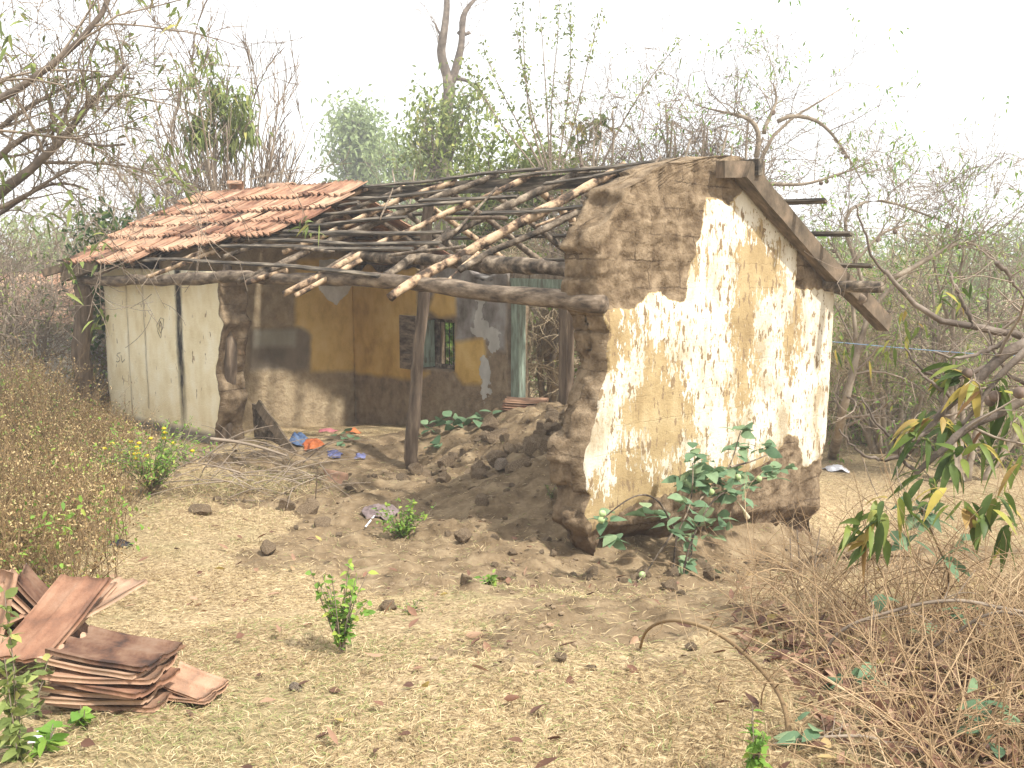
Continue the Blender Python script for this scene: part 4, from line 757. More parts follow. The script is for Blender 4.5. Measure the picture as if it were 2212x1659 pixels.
# stuff: distant scrub as one mass
def scatter_poly(n, f): 
    out = []
    while len(out) < n: p = f(); out.append(p)
    return np.array(out)
mb = MB(); n = 2600; a = rng.uniform(-.62, .62, n); r = rng.uniform(17, 34, n); x = np.sin(a) * r; y = np.cos(a) * r; z = ground(x, y); Hh = rng.uniform(.5, 1.7, n)
P = np.stack([np.stack([x + rng.normal(size=n) * .12 * j, y + rng.normal(size=n) * .1 * j, z - .05 + Hh * j / 4], -1) for j in range(5)], 1); mb.tubes(P, np.broadcast_to(np.linspace(.012, .004, 5), (n, 5)), 3)
s1 = spawn(P, np.full((n, 5), .008), 4, .5, .8, .2, .6, .6); mb.tubes(s1[0], np.maximum(s1[1], .004), 3); o = mb.obj('scrub_stems', M['twig']); tag(o, 'distant dry stems of the undergrowth behind the house', 'undergrowth', kind='stuff')
p = clumps(s1[0], 2600, 12, .16); mb = MB(); mb.leaves(p, rng.normal(size=p.shape), .14 * rng.uniform(.6, 1.2, len(p)), .06, .2, .3); o = mb.obj('scrub_leaves', M['leaf_pale']); tag(o, 'distant leafy undergrowth behind the house and clearing', 'undergrowth', kind='stuff')

# ---- neighbouring white house behind the porch column
nh = empty('white_house', (-7.55, 17.6, -.5), radians(8)); nh.scale = (.62, 1, .76); tag(nh, 'small white house with red tiled roof half hidden behind the brush', 'house')
mb = MB()
for q in (((-1.6, 0, .95), (3.0, .2, 1.9)), ((1.75, 0, .95), (1.7, .2, 1.9)), ((.4, 0, 1.8), (1.0, .2, .2)), ((.5, 3.0, .95), (4.2, .2, 1.9)), ((-3.0, 1.55, .95), (.2, 2.9, 1.9)), ((2.5, 1.6, .95), (.2, 3.0, 1.9)), ((-.2, 1.6, .02), (5, 3.2, .1))): V, F = box_vf(*q); mb.add(V, F)
mb.obj('wall', M['white_wall'], nh, False); mb = MB(); V, F = box_vf((.05, -.05, .85), (.1, .12, 1.7)); mb.add(V, F); mb.obj('door_post', M['wood_board'], nh, False)
mb = MB(); TV2, TF2 = tile_vf(.42, .25, 10, 3)
for r_ in range(7):
    for c_i in range(25):
        for sgn in (1, -1):
            dw = nrm(np.array([0, -sgn, -.5])); up_ = nrm(np.array([0, -sgn * .5, 1.])); ac = np.array([1., 0, 0]); o_ = np.array([-3.2 + c_i * .245, 1.55 + 0 * sgn, 3.0]) + dw * (.02 + r_ * .33)
            mb.add(o_ + TV2[:, :1] * ac + TV2[:, 1:2] * dw + TV2[:, 2:] * up_, TF2 if np.cross(ac, dw) @ up_ > 0 else TF2[:, ::-1], rng.uniform(.55, 1))
mb.obj('roof', M['tile'], nh)

# ---- near right: hanging mango branches
def Z5(x, y): return x * .29343 + 1725.2, y * .29343 + 584.2
def Z4(x, y): return x * .35441 + 1530.5, y * .35441 + 1070.9
def ZD(x, y): return x * .3081 + 1168.3, y * .3081 + 876.2
BR = [([(640, 0), (700, 110), (860, 270), (1000, 370), (1130, 405), (1270, 390), (1400, 430), (1659, 490), (2100, 600)], .010, .024, 4.8), ([(1180, 1160), (1230, 1110), (1380, 900), (1500, 750), (1659, 590), (2100, 300)], .008, .024, 4.3), ([(780, 1380), (820, 1310), (960, 1170), (1050, 1020), (1200, 920), (1340, 780), (1480, 620), (1700, 500), (2200, 400)], .012, .036, 4.5),
      ([(860, 1500), (900, 1470), (1050, 1330), (1160, 1200), (1300, 1130), (1500, 1030), (1659, 950), (2150, 700)], .012, .03, 4.2), ([(780, 570), (880, 700), (960, 780), (1100, 810), (1280, 770), (1400, 700)], .004, .012, 4.6), ([(700, 1100), (700, 1260), (760, 1400), (870, 1480)], .004, .009, 4.2), ([(460, 930), (560, 1120), (700, 1250), (850, 1275), (930, 1200)], .004, .009, 4.4), ([(300, 1170), (430, 1340), (560, 1390), (700, 1390), (800, 1350)], .004, .01, 4.4),
      ([(870, 720), (1000, 850), (1150, 945), (1260, 930), (1320, 820)], .005, .012, 4.4), ([(1390, 430), (1430, 580), (1510, 740), (1659, 850), (1900, 900)], .005, .012, 4.6), ([(1100, 0), (1180, 190), (1290, 380)], .006, .012, 4.8), ([(990, 600), (1100, 650), (1250, 640), (1400, 590), (1560, 490)], .005, .012, 4.5), ([(420, -480), (560, -60), (640, 20)], .004, .008, 4.9), ([(1659, 200), (1560, 60), (1460, -60)], .004, .012, 4.4)]
o = plant('mango_branches', 'grey branches with long green and yellow leaves hanging in from the right', 'tree', at_y(2500, 900, 4.5)); Pl = []; Rl = []
for q, ra, rb, Y in BR: a, b = resamp(tr([Z5(*p) for p in q], Y), [ra, rb], 16); Pl.append(a); Rl.append(b)
Pl = np.stack(Pl); Rl = np.stack(Rl); Pl[:, 1:-1] += rng.normal(size=Pl[:, 1:-1].shape) * .004; mb = MB(); mb.tubes(Pl, Rl, 8, cap=True); sub(mb, 'branches', M['bark_dark'], o)
mb = MB(); s1 = spawn(Pl, Rl, 4, .32, .9, .1, .9, .4, .1, grav=.3); mb.tubes(s1[0], np.maximum(s1[1], .0016), 4); s2 = spawn(s1[0], s1[1], 3, .16, .7, 0, .8, .6); mb.tubes(s2[0], np.maximum(s2[1], .0012), 3); sub(mb, 'twigs', M['twig'], o)
mb = MB()
def mleaf(mb, x, y, n, dx, dy, L, W, Y, jit=12, var=None):
    c = at_y(x, y, Y); c = c + rng.normal(size=(n, 3)) * jit / FPX * Y; D = np.array([dx, .0, -dy * .6]) + rng.normal(size=(n, 3)) * .6; mb.leaves(c, D, L * .82 * rng.uniform(.55, 1.15, n), W * .8 * rng.uniform(.7, 1.1, n), .25, rng.uniform(.2, .9), 6, rng.random(n) if var is None else np.full(n, var))
for (x, y, n, dx, dy, Y) in [(1180, 720, 5, -1, .2, 4.4), (1200, 830, 7, -1, .5, 4.4), (1080, 800, 4, -.6, .9, 4.4), (1350, 800, 4, .1, 1, 4.3), (1480, 830, 3, .4, 1, 4.3), (1000, 1080, 4, -.2, 1, 4.2), (880, 1130, 5, -1, .1, 4.2), (1100, 1090, 6, -.2, 1, 4.3), (900, 1260, 6, -.7, .9, 4.2), (1330, 1230, 5, 0, 1, 4.2), (1080, 1180, 5, .5, 1, 4.3),
                             (1140, 1350, 5, -.5, 1, 4.1), (1180, 1400, 4, 0, 1, 4.1), (930, 1480, 5, -.3, 1, 4.1), (1500, 850, 4, .6, .8, 4.2), (1600, 1100, 5, .3, 1, 4.2), (1600, 1350, 5, -.4, 1, 4.1), (760, 300, 5, 0, 1, 6), (720, 520, 6, 0, 1, 6), (1240, 150, 5, 0, 1, 6), (600, 560, 6, 0, 1, 6), (1100, 200, 4, -.3, 1, 6), (850, 420, 5, 0, 1, 6), (300, 570, 6, 0, 1, 7)]: mleaf(mb, *Z5(x, y), n + 2, dx, dy, .17 if Y < 5 else .13, .046 if Y < 5 else .03, Y)
for (x, y, n, dx, dy) in [(1080, 90, 5, -1, .6), (1000, 120, 4, -.2, 1), (1150, 60, 4, .2, 1), (960, 260, 4, -.8, .5), (1020, 290, 4, -.5, 1), (1560, 60, 6, 0, 1), (1650, 130, 5, .2, 1), (1440, 30, 4, -.9, .2), (1780, 20, 5, .2, 1), (940, 200, 3, -1, .4), (1830, 180, 5, 0, 1)]: mleaf(mb, *Z4(x, y), n + 2, dx, dy, .16, .045, 3.9)
sub(mb, 'foliage', M['leaf_mango'], o)
for (x, y, Y) in [(1445, 925, 4.2), (1410, 960, 4.25), (1625, 900, 4.0), (1240, 760, 4.4)]: c = at_y(*Z5(x, y), Y); V, F = ball(.024, 14, 10, 1.05); mb = MB(); mb.add(V + c, F); sub(mb, 'fruit', M['fruit_brown'], o)
# ---- blue-green thornapple shoots, right foreground and by the gable
def bigleaves(mb, c, n, L, W, up=.3, jit=.03, droop=.35):
    a = rng.random() * 6; an = a + np.arange(n) * 2 * pi / n + rng.normal(size=n) * .3; D = np.stack([np.cos(an), np.sin(an), np.full(n, up) + rng.normal(size=n) * .25], -1)
    mb.leaves(c + rng.normal(size=(n, 3)) * jit, D, L * rng.uniform(.7, 1.2, n), W * rng.uniform(.8, 1.15, n), .15, droop, 5)
o = plant('thornapple_plant', 'leafy blue-green plant with round fruits in front of the gable wall', 'plant', toL(H(0, 0, 0)) * 0 + np.array([*on_s(1455, 1262, -.5)[:0], 0, 0, 0]) if False else np.array([*H(*on_s(1452, 1255, -.45))]))
ST = [[(930, 1240), (935, 1050), (945, 900), (1050, 720), (1070, 500), (1065, 400)], [(1000, 1170), (1020, 1000), (1150, 750), (1200, 640), (1400, 560), (1500, 520), (1660, 500)], [(945, 900), (860, 700), (780, 625), (700, 615), (620, 645), (520, 720), (440, 790)], [(1090, 690), (1240, 520), (1330, 430), (1380, 250), (1400, 180)], [(1330, 430), (1450, 400), (1530, 370), (1640, 320)], [(940, 870), (880, 960), (820, 1040), (740, 1170), (680, 1230)], [(980, 1150), (1060, 1050), (1060, 830)], [(1200, 1330), (1290, 1365), (1400, 1380), (1480, 1425)]]
def stl(x, y, s=-.42): return H(*on_s(*ZD(x, y), s))
mb = MB()
for i, q in enumerate(ST): P = [stl(x, y, -.42 - .05 * (i % 3)) for x, y in q]; a, b = resamp(P, [.009, .004], 16); mb.tubes(a, b[None], 6)
sub(mb, 'stems', M['wood_dark'], o); mb = MB()
for (x, y, n) in [(1090, 350, 5), (1000, 530, 5), (1180, 470, 8), (1380, 470, 7), (1370, 300, 5), (1400, 190, 4), (1560, 310, 4), (1690, 450, 5), (1600, 490, 6), (1450, 560, 5), (1100, 580, 7), (1240, 640, 6), (1390, 640, 4), (1030, 700, 5), (1060, 830, 4), (1180, 880, 3), (1050, 970, 3), (1250, 800, 3), (740, 760, 4), (870, 850, 3), (450, 800, 4), (490, 920, 3), (660, 1230, 4), (790, 1260, 4), (1030, 1110, 6), (1130, 1180, 6), (1300, 1290, 6), (1160, 1380, 4), (1270, 1430, 2), (1250, 470, 5), (1130, 500, 5), (1310, 560, 5), (1180, 560, 5)]:
    bigleaves(mb, stl(x, y, -.42 + rng.normal() * .07), n + 3, .145, .09)
sub(mb, 'foliage', M['leaf_blue'], o)
for (x, y) in [(432, 757), (424, 801), (1195, 604), (1530, 512), (1383, 500), (710, 1186), (655, 1286)]: V, F = ball(.024, 12, 9); mb = MB(); mb.add(V + stl(x, y, -.5), F); sub(mb, 'fruit', M['fruit_green'], o)
a, b = resamp([stl(1365, 665, -.5), stl(1410, 710, -.5), stl(1450, 785, -.5)], [.004, .006, .02], 8); mb = MB(); mb.tubes(a, b[None], 8); sub(mb, 'flower', M['petal'], o)
o = plant('thornapple_shoot', 'blue-green big leaved shoot among the long leaves on the right', 'plant', gp(2000, 1330)); mb = MB()
P = [np.array(o.location), at_y(*Z4(1500, 500), 4.3), at_y(*Z4(1340, 200), 4.2), at_y(*Z4(1290, 60), 4.2)]; a, b = resamp(P, [.008, .004], 12); mb.tubes(a, b[None], 6); sub(mb, 'stems', M['twig_brown'], o); mb = MB()
for (x, y, n) in [(1290, 120, 6), (1250, 30, 4), (1390, 80, 4), (1130, 260, 3), (1250, 250, 3), (1550, 310, 4), (1450, 370, 4), (1480, 730, 3), (1550, 680, 3), (1300, 800, 2), (1240, 930, 2), (1060, 620, 3), (1400, 140, 4)]: bigleaves(mb, at_y(*Z4(x, y), 4.2), n, .115, .06, -.1, .015)
sub(mb, 'foliage', M['leaf_blue'], o)
for lab, (x, y), n in [('low blue-green seedling at the bottom edge near the dry vines', (500, 1590), 5), ('dark blue-green clump in the bottom right corner litter', (1640, 1500), 12), ('small blue-green sprig among straw below the gable plant', (700, 1130), 4), ('pale green sprig in the dry straw beside the small grey stone', (880, 1190), 5)]:
    px, py = Z4(x, y); c = gp(px, py); o = plant('seedling', lab, 'plant', c); mb = MB()
    for k in range(max(1, n // 4)): bigleaves(mb, c + [rng.normal() * .06, rng.normal() * .06, .05 + .04 * k], 5, .10, .05, .3)
    sub(mb, 'foliage', M['leaf_blue'], o)
for lab, pts, sc in [('broad pale leaved plant on the mound right of the ridge post', [(950, 905), (925, 930), (975, 925), (900, 950), (940, 960), (990, 918)], 1.0), ('broad pale leaved plant higher on the mound near the door', [(1040, 885), (1060, 875), (1020, 905), (1045, 900)], 1), ('small leafy plant sprouting on the door sill', [(1125, 857), (1140, 860), (1150, 862)], .9), ('small seedling between the cloths and the ridge post', [(748, 945), (755, 955)], .7)]:
    c = gp(pts[0][0], pts[0][1] + 25); o = plant('pumpkin_plant', lab, 'plant', c, 'broad leaved plants inside the house'); mb = MB()
    for x, y in pts: d = gp(x, y + 16); d[2] += .06; bigleaves(mb, d, 5, .16 * sc, .13 * sc, .25, .05, .2)
    sub(mb, 'foliage', M['leaf_blue'], o)

# ---- small green herbs
def herb(name, label, base, h, w, nst, nlf, L, W, mat, spike=None, upb=1.0, flowers=0, fm='flower', stemmat='twig'):
    b = gp(*base) if len(base) == 2 else np.array(base); o = plant(name, label, 'plant', b); P = []
    for i in range(nst): a = rng.random() * 2 * pi; rr = w * rng.uniform(.2, 1); P.append(resamp([b, b + [cos(a) * rr * .4, sin(a) * rr * .4, h * .35 * rng.uniform(.7, 1.2)], b + [cos(a) * rr, sin(a) * rr, h * rng.uniform(.35, .8)]], [.004, .002], 9)[0])
    if spike: P.append(resamp([b, b + [.01, 0, h * .5], b + [spike * .5, 0, h * .8], b + [spike, 0, h]], [.004, .002], 9)[0])
    P = np.stack(P); mb = MB(); mb.tubes(P, np.broadcast_to(np.linspace(.0035, .0015, 9), P.shape[:2]), 4); sub(mb, 'stems', M[stemmat], o)
    p, T = along(P, nlf, .15); D = rng.normal(size=p.shape) * [1, 1, .5] + [0, 0, .3]; mb = MB(); mb.leaves(p, D, L * rng.uniform(.5, 1.2, nlf), W * rng.uniform(.7, 1.2, nlf), .2, .2, 3)
    if spike: p, T = along(P[-1:], int(nlf * .25), .25); mb.leaves(p, rng.normal(size=p.shape) + [0, 0, .3], L * .5, W * .5, .2, .1, 3)
    sub(mb, 'foliage', M[mat], o)
    for i in range(flowers):
        p, _ = along(P, 1, .7); V, F = ball(.022, 7, 5, .6); mb = MB(); mb.add(V + p[0] + [0, 0, .01], F, .5); sub(mb, 'flower', M[fm], o)
    return o
herb('green_herb', 'bright green herb with one tall thin spike standing in the straw', (738, 1408), .52, .15, 18, 330, .042, .026, 'leaf_lime', spike=.0)
herb('green_bush', 'small bright green bush beside the mauve cloth', (870, 1160), .42, .30, 34, 620, .045, .02, 'leaf_lime')
herb('green_herb', 'tiny bright green herb tuft in bare earth at the centre', (1056, 1282), .10, .08, 9, 60, .05, .022, 'leaf_lime')
herb('green_herb', 'green herb with a pale flowering spike at the bottom right edge', (1630, 1690), .33, .05, 7, 110, .045, .024, 'leaf_lime', spike=.0)
herb('tall_weed', 'tall leafy weed topped with a white tuft in front of the leftmost tiles', at_z(45, 1680, .62), .62, .04, 4, 120, .075, .03, 'leaf_green', spike=-.01)
herb('tall_weed', 'leaning weed with few leaves at the left edge of the tile heap', at_z(75, 1560, .6), .38, .12, 3, 30, .06, .025, 'leaf_green')
herb('green_herb', 'round leaved green sprig at the foot of the tile stack', (180, 1570), .10, .05, 5, 22, .05, .04, 'leaf_lime')
herb('green_herb', 'yellow green sprig in the bottom left corner grass', (100, 1640), .12, .08, 5, 26, .06, .04, 'leaf_lime')
herb('marigold_bush', 'loose green bush dotted with small yellow flowers below the cream wall', (330, 1075), .8, .6, 80, 1700, .055, .016, 'leaf_lime', flowers=18)
herb('marigold_bush', 'thin green stems with yellow flowers left of the cream wall corner', (235, 1060), .6, .35, 30, 380, .05, .016, 'leaf_green', flowers=5)
herb('green_herb', 'light green stems against the cream wall foot', (400, 1010), .65, .2, 14, 170, .035, .014, 'leaf_lime')
herb('green_herb', 'small grey green weed left of the mound of mud rubble foot', (1190, 1085), .16, .1, 8, 60, .03, .014, 'leaf_green')
herb('green_herb', 'low dark green weed with a violet bloom in the bare earth', (885, 1320), .10, .12, 10, 90, .025, .012, 'leaf_green')
herb('green_herb', 'tiny green tuft in straw under the right end of the gable', (1690, 1235), .06, .05, 6, 30, .03, .012, 'leaf_green')
herb('green_shrub', 'dark green low plant in the shade left of the porch column', (90, 960), .7, .5, 30, 420, .09, .04, 'leaf_dark')
herb('green_shrub', 'fresh green plant between porch column and cream wall', (225, 850), .5, .3, 18, 200, .07, .03, 'leaf_lime')

# ---- rocks, clods and rubble
def rockmesh(name, mat, seed, sq=.7, sub_=4):
    import bmesh
    bm = bmesh.new(); bmesh.ops.create_icosphere(bm, subdivisions=sub_, radius=1); V = np.array([v.co[:] for v in bm.verts])
    F = np.array([[v.index for v in f.verts] for f in bm.faces]); bm.free()
    q = np.random.default_rng(seed)
    for _ in range(13):
        n = nrm(q.normal(size=3)); d = q.uniform(.45, .8); k = V @ n; V = V - np.maximum(k - d, 0)[:, None] * n
    V *= 1 + (fbm(V, 2.5, 4, seed) * .07)[:, None]; V[:, 2] *= sq; return mesh(name, V, F, M[mat], False)
clodm = [rockmesh('mud_clod', 'clod', 40 + i, .75) for i in range(5)]; stonem = [rockmesh('stone', 'stone', 60 + i, .7) for i in range(3)]
def rock(name, me, px, py, wpx, label, cat, group=None, sink=.25, flat=1.0, base=None, rz=None):
    P = gp(px, py) if base is None else np.array(base); r = wpx / FPX * P[1] / 2 if base is None else wpx
    o = obj(name, me); o.scale = (r, r * rng.uniform(.75, 1), r * flat); o.rotation_euler = (rng.normal() * .25, rng.normal() * .25, rng.random() * 6 if rz is None else rz)
    o.location = (P[0], P[1], P[2] + r * flat * (.6 - sink)); tag(o, label, cat, group); return o
for i, (x, y, w, lb) in enumerate([(1040, 1103, 52, 'rounded brown mud lump right of the small green bush'), (1211, 1452, 38, 'square grey clod in the straw, left of a close pair'), (1275, 1455, 34, 'flatter grey clod in the straw, right of a close pair'), (1000, 1180, 55, 'pale earth lump below the small green bush'), (1095, 1250, 62, 'broad pale clod right of the tiny herb tuft'), (1185, 1185, 26, 'small clod near the foot of the broken pier'), (1005, 1282, 42, 'clod left of the tiny herb tuft'), (840, 1312, 55, 'low clod beside the tall thin spike herb'), (1490, 1405, 36, 'dark clod under the arching dry vine'), (670, 1110, 75, 'broad lump of fallen mud left of the mauve cloth'), (700, 1140, 55, 'crumbled mud lump below the mauve cloth left end'), (620, 1110, 45, 'small lump left of the fallen mud'), (435, 1115, 60, 'upright mud block beneath the brush pile'), (770, 1060, 62, 'mud block right of the terracotta shard'), (1470, 1105 + 190, 30, 'dirt lump between gable foot and arching vine'), (585, 1200, 55, 'low earth lump in straw left of centre')]):
    rock('mud_clod', clodm[i % 5], x, y, w, lb, 'clod', 'loose mud clods in the yard')
for x, y, w, lb in [(1942, 1385, 44, 'grey stone lying in the dry grass at the right'), (85, 1243, 36, 'pale orange stone above the tile heap'), (1088, 1020, 50, 'angular stone with a white face on the rubble'), (640, 1480, 40, 'flat grey stone half buried in the straw')]: rock('stone', stonem[0 if w > 40 else 1], x, y, w, lb, 'stone', 'stones in the yard')
# rubble heap inside: many individual clods
k = 0
while k < 190:
    t, s = rng.uniform(.5, 3.0), rng.uniform(.45, 3.6); w = math.exp(-((t - 1.7) / .9) ** 2 - ((s - 1.7) / 1.2) ** 2)
    if rng.random() > w: continue
    p = H(t, s, 0); p[2] = gz(p[0], p[1]); r = rng.choice([.04, .06, .08, .11, .15], p=[.2, .27, .25, .18, .10])
    rock('rubble_clod', clodm[k % 5], 0, 0, r, 'brown mud clod in the rubble heap inside the house', 'clod', 'mud clods of the rubble heap', .3, 1.0, p); k += 1
for k in range(80):
    t, s = rng.uniform(-1.3, .5), rng.uniform(-.3, 5.5)
    if s < 0 and t > -.3: continue
    p = H(t, s, 0); p[2] = gz(p[0], p[1]); rock('small_clod', clodm[k % 5], 0, 0, rng.choice([.02, .03, .045]), 'small crumb of mud scattered on the bare earth before the house', 'clod', 'small mud crumbs before the house', .3, 1, p)
# crumbs of earth, too many to count
import bmesh as _bm
b_ = _bm.new(); _bm.ops.create_icosphere(b_, subdivisions=1, radius=1); RV = np.array([v.co[:] for v in b_.verts]); RF = np.array([[v.index for v in f.verts] for f in b_.faces]); b_.free()
n = 9000; t = rng.uniform(-3.4, 3.3, n); s = rng.uniform(-2.6, 6.0, n); xy = HC + t[:, None] * VX + s[:, None] * UX; Pm = np.stack([xy[:, 0], xy[:, 1], 0 * t], -1); cl = np.clip(.55 + fbm(Pm, 1.8, 3, 88), .05, 1); k = rng.random(n) < mudw(toL(Pm)) * cl; Pm = Pm[k]; n = len(Pm); Pm[:, 2] = ground(Pm[:, 0], Pm[:, 1])
r = .004 + .016 * rng.random(n) ** 3.0; V = RV[None] * (1 + rng.normal(size=(n, len(RV), 1)) * .22) * r[:, None, None] * np.stack([rng.uniform(.8, 1.5, n), rng.uniform(.8, 1.3, n), rng.uniform(.5, .9, n)], -1)[:, None] + Pm[:, None] + np.array([0, 0, .002])
o = obj('soil_crumbs', mesh('soil_crumbs', V, (RF[None] + (np.arange(n) * len(RV))[:, None, None]).reshape(-1, 3), M['clod'], False)); tag(o, 'fine crumbs of mud strewn over the bare earth', 'earth crumbs', kind='stuff')
# bricks fallen at the gable foot
for i in range(44):
    p = H(rng.uniform(-.4, 3.5), rng.uniform(-.9, -.12), 0); p[2] = gz(p[0], p[1]); rock('fallen_clod', clodm[i % 5], 0, 0, rng.choice([.025, .04, .06, .085]), 'earth lump fallen at the foot of the gable wall', 'clod', 'earth lumps at the gable foot', .3, 1, p)

# ---- clay tiles heaped in the left foreground
TVc, TFh = tile_vf(.40, .245, 34, 12, .017, .18); TVc[:, 1] -= .20; tilem = []
for v in (.05, .35, .7, .9): tilem.append(mesh('clay_tile', TVc, TFh, M['tile'], True, {'var': np.full(len(TVc), v)}))
def ctile(loc, rot, v, label, group='clay tiles in the foreground heap', sc=1):
    o = obj('clay_tile', tilem[v]); o.location = loc; o.rotation_euler = [radians(a) for a in rot]; o.scale = (sc,) * 3; tag(o, label, 'roof tile', group); return o
b = gp(235, 1535); top = at_z(235, 1430, b[2] + .17)
words = ['bottom tile', 'second tile from the bottom', 'third tile from the bottom', 'fourth tile from the bottom', 'third tile from the top', 'second tile from the top', 'sooty black topmost tile']
for i in range(7):
    f_ = i / 6; ctile((b[0] - .02 + .03 * rng.normal() * .6, b[1] + .10 + .012 * rng.normal(), b[2] + .006 + i * .027), (rng.normal() * 1.2, rng.normal() * 1.2, 80 + rng.normal() * 6), [2, 3, 2, 1, 2, 3, 0][i], words[i] + ' of the neat stack in the foreground')
zt = b[2]
ctile((b[0] + .245, b[1] + .16, zt + .03), (4, -6, 60), 2, 'upper tile piece lying right of the neat stack, on top', sc=.62); ctile((b[0] + .235, b[1] + .14, zt + .005), (0, 0, 75), 2, 'tile piece lying right of the neat stack, underneath', sc=.66)
p = gp(235, 1420); ctile((p[0] - .07, p[1] + .05, zt + .13), (-14, 10, 140), 3, 'tile slanting onto the back of the neat stack')
p = gp(140, 1440); ctile((p[0] - .02, p[1], zt + .14), (-28, 4, 160), 1, 'broad tile leaning back left of the neat stack', sc=1.1); ctile((p[0] - .02, p[1] + .16, zt + .10), (-25, 8, 155), 3, 'tile behind the broad leaning tile, showing its rounded corner', sc=.9)
for i in range(6): ctile((p[0] - .14 - .045 * i, p[1] + .2 - .012 * i, zt + .10 - .004 * i), (90 - 38 - i * 3, 4 * i, 112 + rng.normal() * 5), [0, 2, 3, 1, 2, 3][i], ['first', 'second', 'third', 'fourth', 'fifth', 'sixth'][i] + ' tile, counting leftwards, of the row leaning on edge behind')
p = gp(10, 1440); ctile((p[0], p[1], zt + .13), (-70, 10, 130), 2, 'reddish tile at the left edge leaning outward'); ctile((p[0] - .1, p[1] + .05, zt + .05), (-20, 10, 100), 2, 'reddish tile at the left edge lying flattest')
# tiles stacked in the doorway
c = H(*on_t(1135, 885, 3.1)); c[2] = max(gz(c[0], c[1]), c[2] - .02)
for i in range(4): ctile((c[0] + rng.normal() * .02, c[1] - .1, c[2] + .012 + i * .03), (0, 0, 85 + rng.normal() * 6), [0, 1, 0, 2][i], ['lowest', 'second lowest', 'second highest', 'topmost'][i] + ' tile of the dark stack in the doorway', 'clay tiles in the doorway', 1.25)
# ridge tiles thrown on top of the roof, shard in the rubble
def ridgetile(name, label, P, rz, ry=0, L=.34, w=.12, mat='tile', cat='ridge tile'):
    an = np.linspace(-1, 1, 9); V = []; ys = np.linspace(-L / 2, L / 2, 5)
    for th in (1, .88):
        for y in ys: V += [[sin(a * 1.35) * w * th, y, cos(a * 1.35) * w * th * .9] for a in an]
    F = []; n = 45
    for i in range(4):
        for j in range(8): q = [i * 9 + j, i * 9 + j + 1, (i + 1) * 9 + j + 1, (i + 1) * 9 + j]; F += [q, [x + n for x in q[::-1]]]
    for j in range(8): F += [[j + 1, j, j + n, j + 1 + n], [36 + j, 37 + j, 37 + j + n, 36 + j + n]]
    for i in range(4): F += [[i * 9, (i + 1) * 9, (i + 1) * 9 + n, i * 9 + n], [(i + 1) * 9 + 8, i * 9 + 8, i * 9 + 8 + n, (i + 1) * 9 + 8 + n]]
    o = obj(name, mesh(name, np.array(V), np.array(F), M[mat], True, {'var': np.full(90, .7)})); o.location = P; o.rotation_euler = (0, ry, rz); tag(o, label, cat); return o
q = on_t(508, 398, TR); ridgetile('ridge_tile', 'broken ridge tile standing up at the left end of the roof ridge', tuple(H(TR, q[1], q[2] - .06)), HA + .9, .3, .2)
q = on_t(608, 396, TR); ridgetile('ridge_tile', 'whole ridge tile lying across the tiled roof top', tuple(H(TR, q[1], q[2] - .1)), HA + .2, 0, .4)
p = gp(705, 1045); ridgetile('terracotta_shard', 'broken curved terracotta piece lying before the cloths', (p[0], p[1], p[2] + .04), .9, 2.7, .34, .13, cat='shard')

# ---- cloths and litter
def rag(name, label, px, py, wpx, dpx, h, mat, rz=0, cat='cloth'):
    c = gp(px, py); w = wpx / FPX * c[1] / 2; d = dpx / FPX * c[1] * 1.6; n = 34; u = np.linspace(-1, 1, n); X, Y = np.meshgrid(u, u, indexing='ij'); r = np.hypot(X, Y); th = np.arctan2(Y, X)
    sdn = rng.integers(0, 999); edge = .75 + .25 * noise(np.stack([np.cos(th) * 1.7, np.sin(th) * 1.7, 0 * X + sdn], -1)); s = edge / np.maximum(np.maximum(abs(X), abs(Y)) / np.maximum(r, 1e-6) * 0 + 1, 1e-6); x = X * s * w; y = Y * s * d
    P = np.stack([x, y, 0 * x + sdn], -1); cr, sr = cos(rz), sin(rz); gx_, gy_ = c[0] + x * cr - y * sr, c[1] + x * sr + y * cr
    fold = 1 - np.abs(noise(P * [1, 2.2, 1], 9 / max(w * 5, 1) * 1.8, 4)) * 1.6; z = ground(gx_, gy_) + .012 + np.clip(1 - r ** 2 * .7, 0, 1) * h * (.6 + .5 * fold) + fbm(P, 30, 2, 8) * .006
    i = (np.arange(n - 1)[:, None] * n + np.arange(n - 1)[None]).ravel(); o = obj(name, mesh(name, np.stack([gx_ - c[0], gy_ - c[1], z - c[2]], -1), np.stack([i, i + n, i + n + 1, i + 1], -1), M[mat], True)); o.location = tuple(c)
    md = o.modifiers.new('thickness', 'SOLIDIFY'); md.thickness = .004; tag(o, label, cat); return o
rag('cloth', 'crumpled dark blue cloth beside the leaning board', 645, 960, 52, 28, .11, 'cloth_blue'); rag('cloth', 'bright orange cloth spilling from under the blue cloth', 678, 972, 62, 26, .09, 'cloth_orange')
rag('cloth', 'small violet blue cloth right of the orange cloth', 722, 988, 40, 12, .04, 'cloth_purple'); rag('cloth', 'violet scrap nearest the ridge post foot', 778, 992, 30, 9, .03, 'cloth_purple')
rag('cloth', 'pink cloth at the foot of the partition wall', 708, 935, 44, 14, .05, 'cloth_pink'); rag('cloth', 'small orange cloth right of the pink cloth', 762, 938, 40, 14, .06, 'cloth_orange')
rag('cloth', 'flat mauve grey cloth partly behind the small green bush', 822, 1122, 90, 36, .08, 'cloth_grey'); rag('plastic_bag', 'white crumpled plastic in the clearing right of the gable', 1808, 1018, 62, 18, .08, 'cloth_white', cat='litter')
rag('rubber_scrap', 'black rubber scrap at the edge of the dry brush', 262, 1190, 50, 14, .04, 'black', cat='litter'); rag('feather_clump', 'whitish fluffy scrap in the bottom left corner grass', 85, 1600, 60, 30, .03, 'cloth_white', cat='litter')
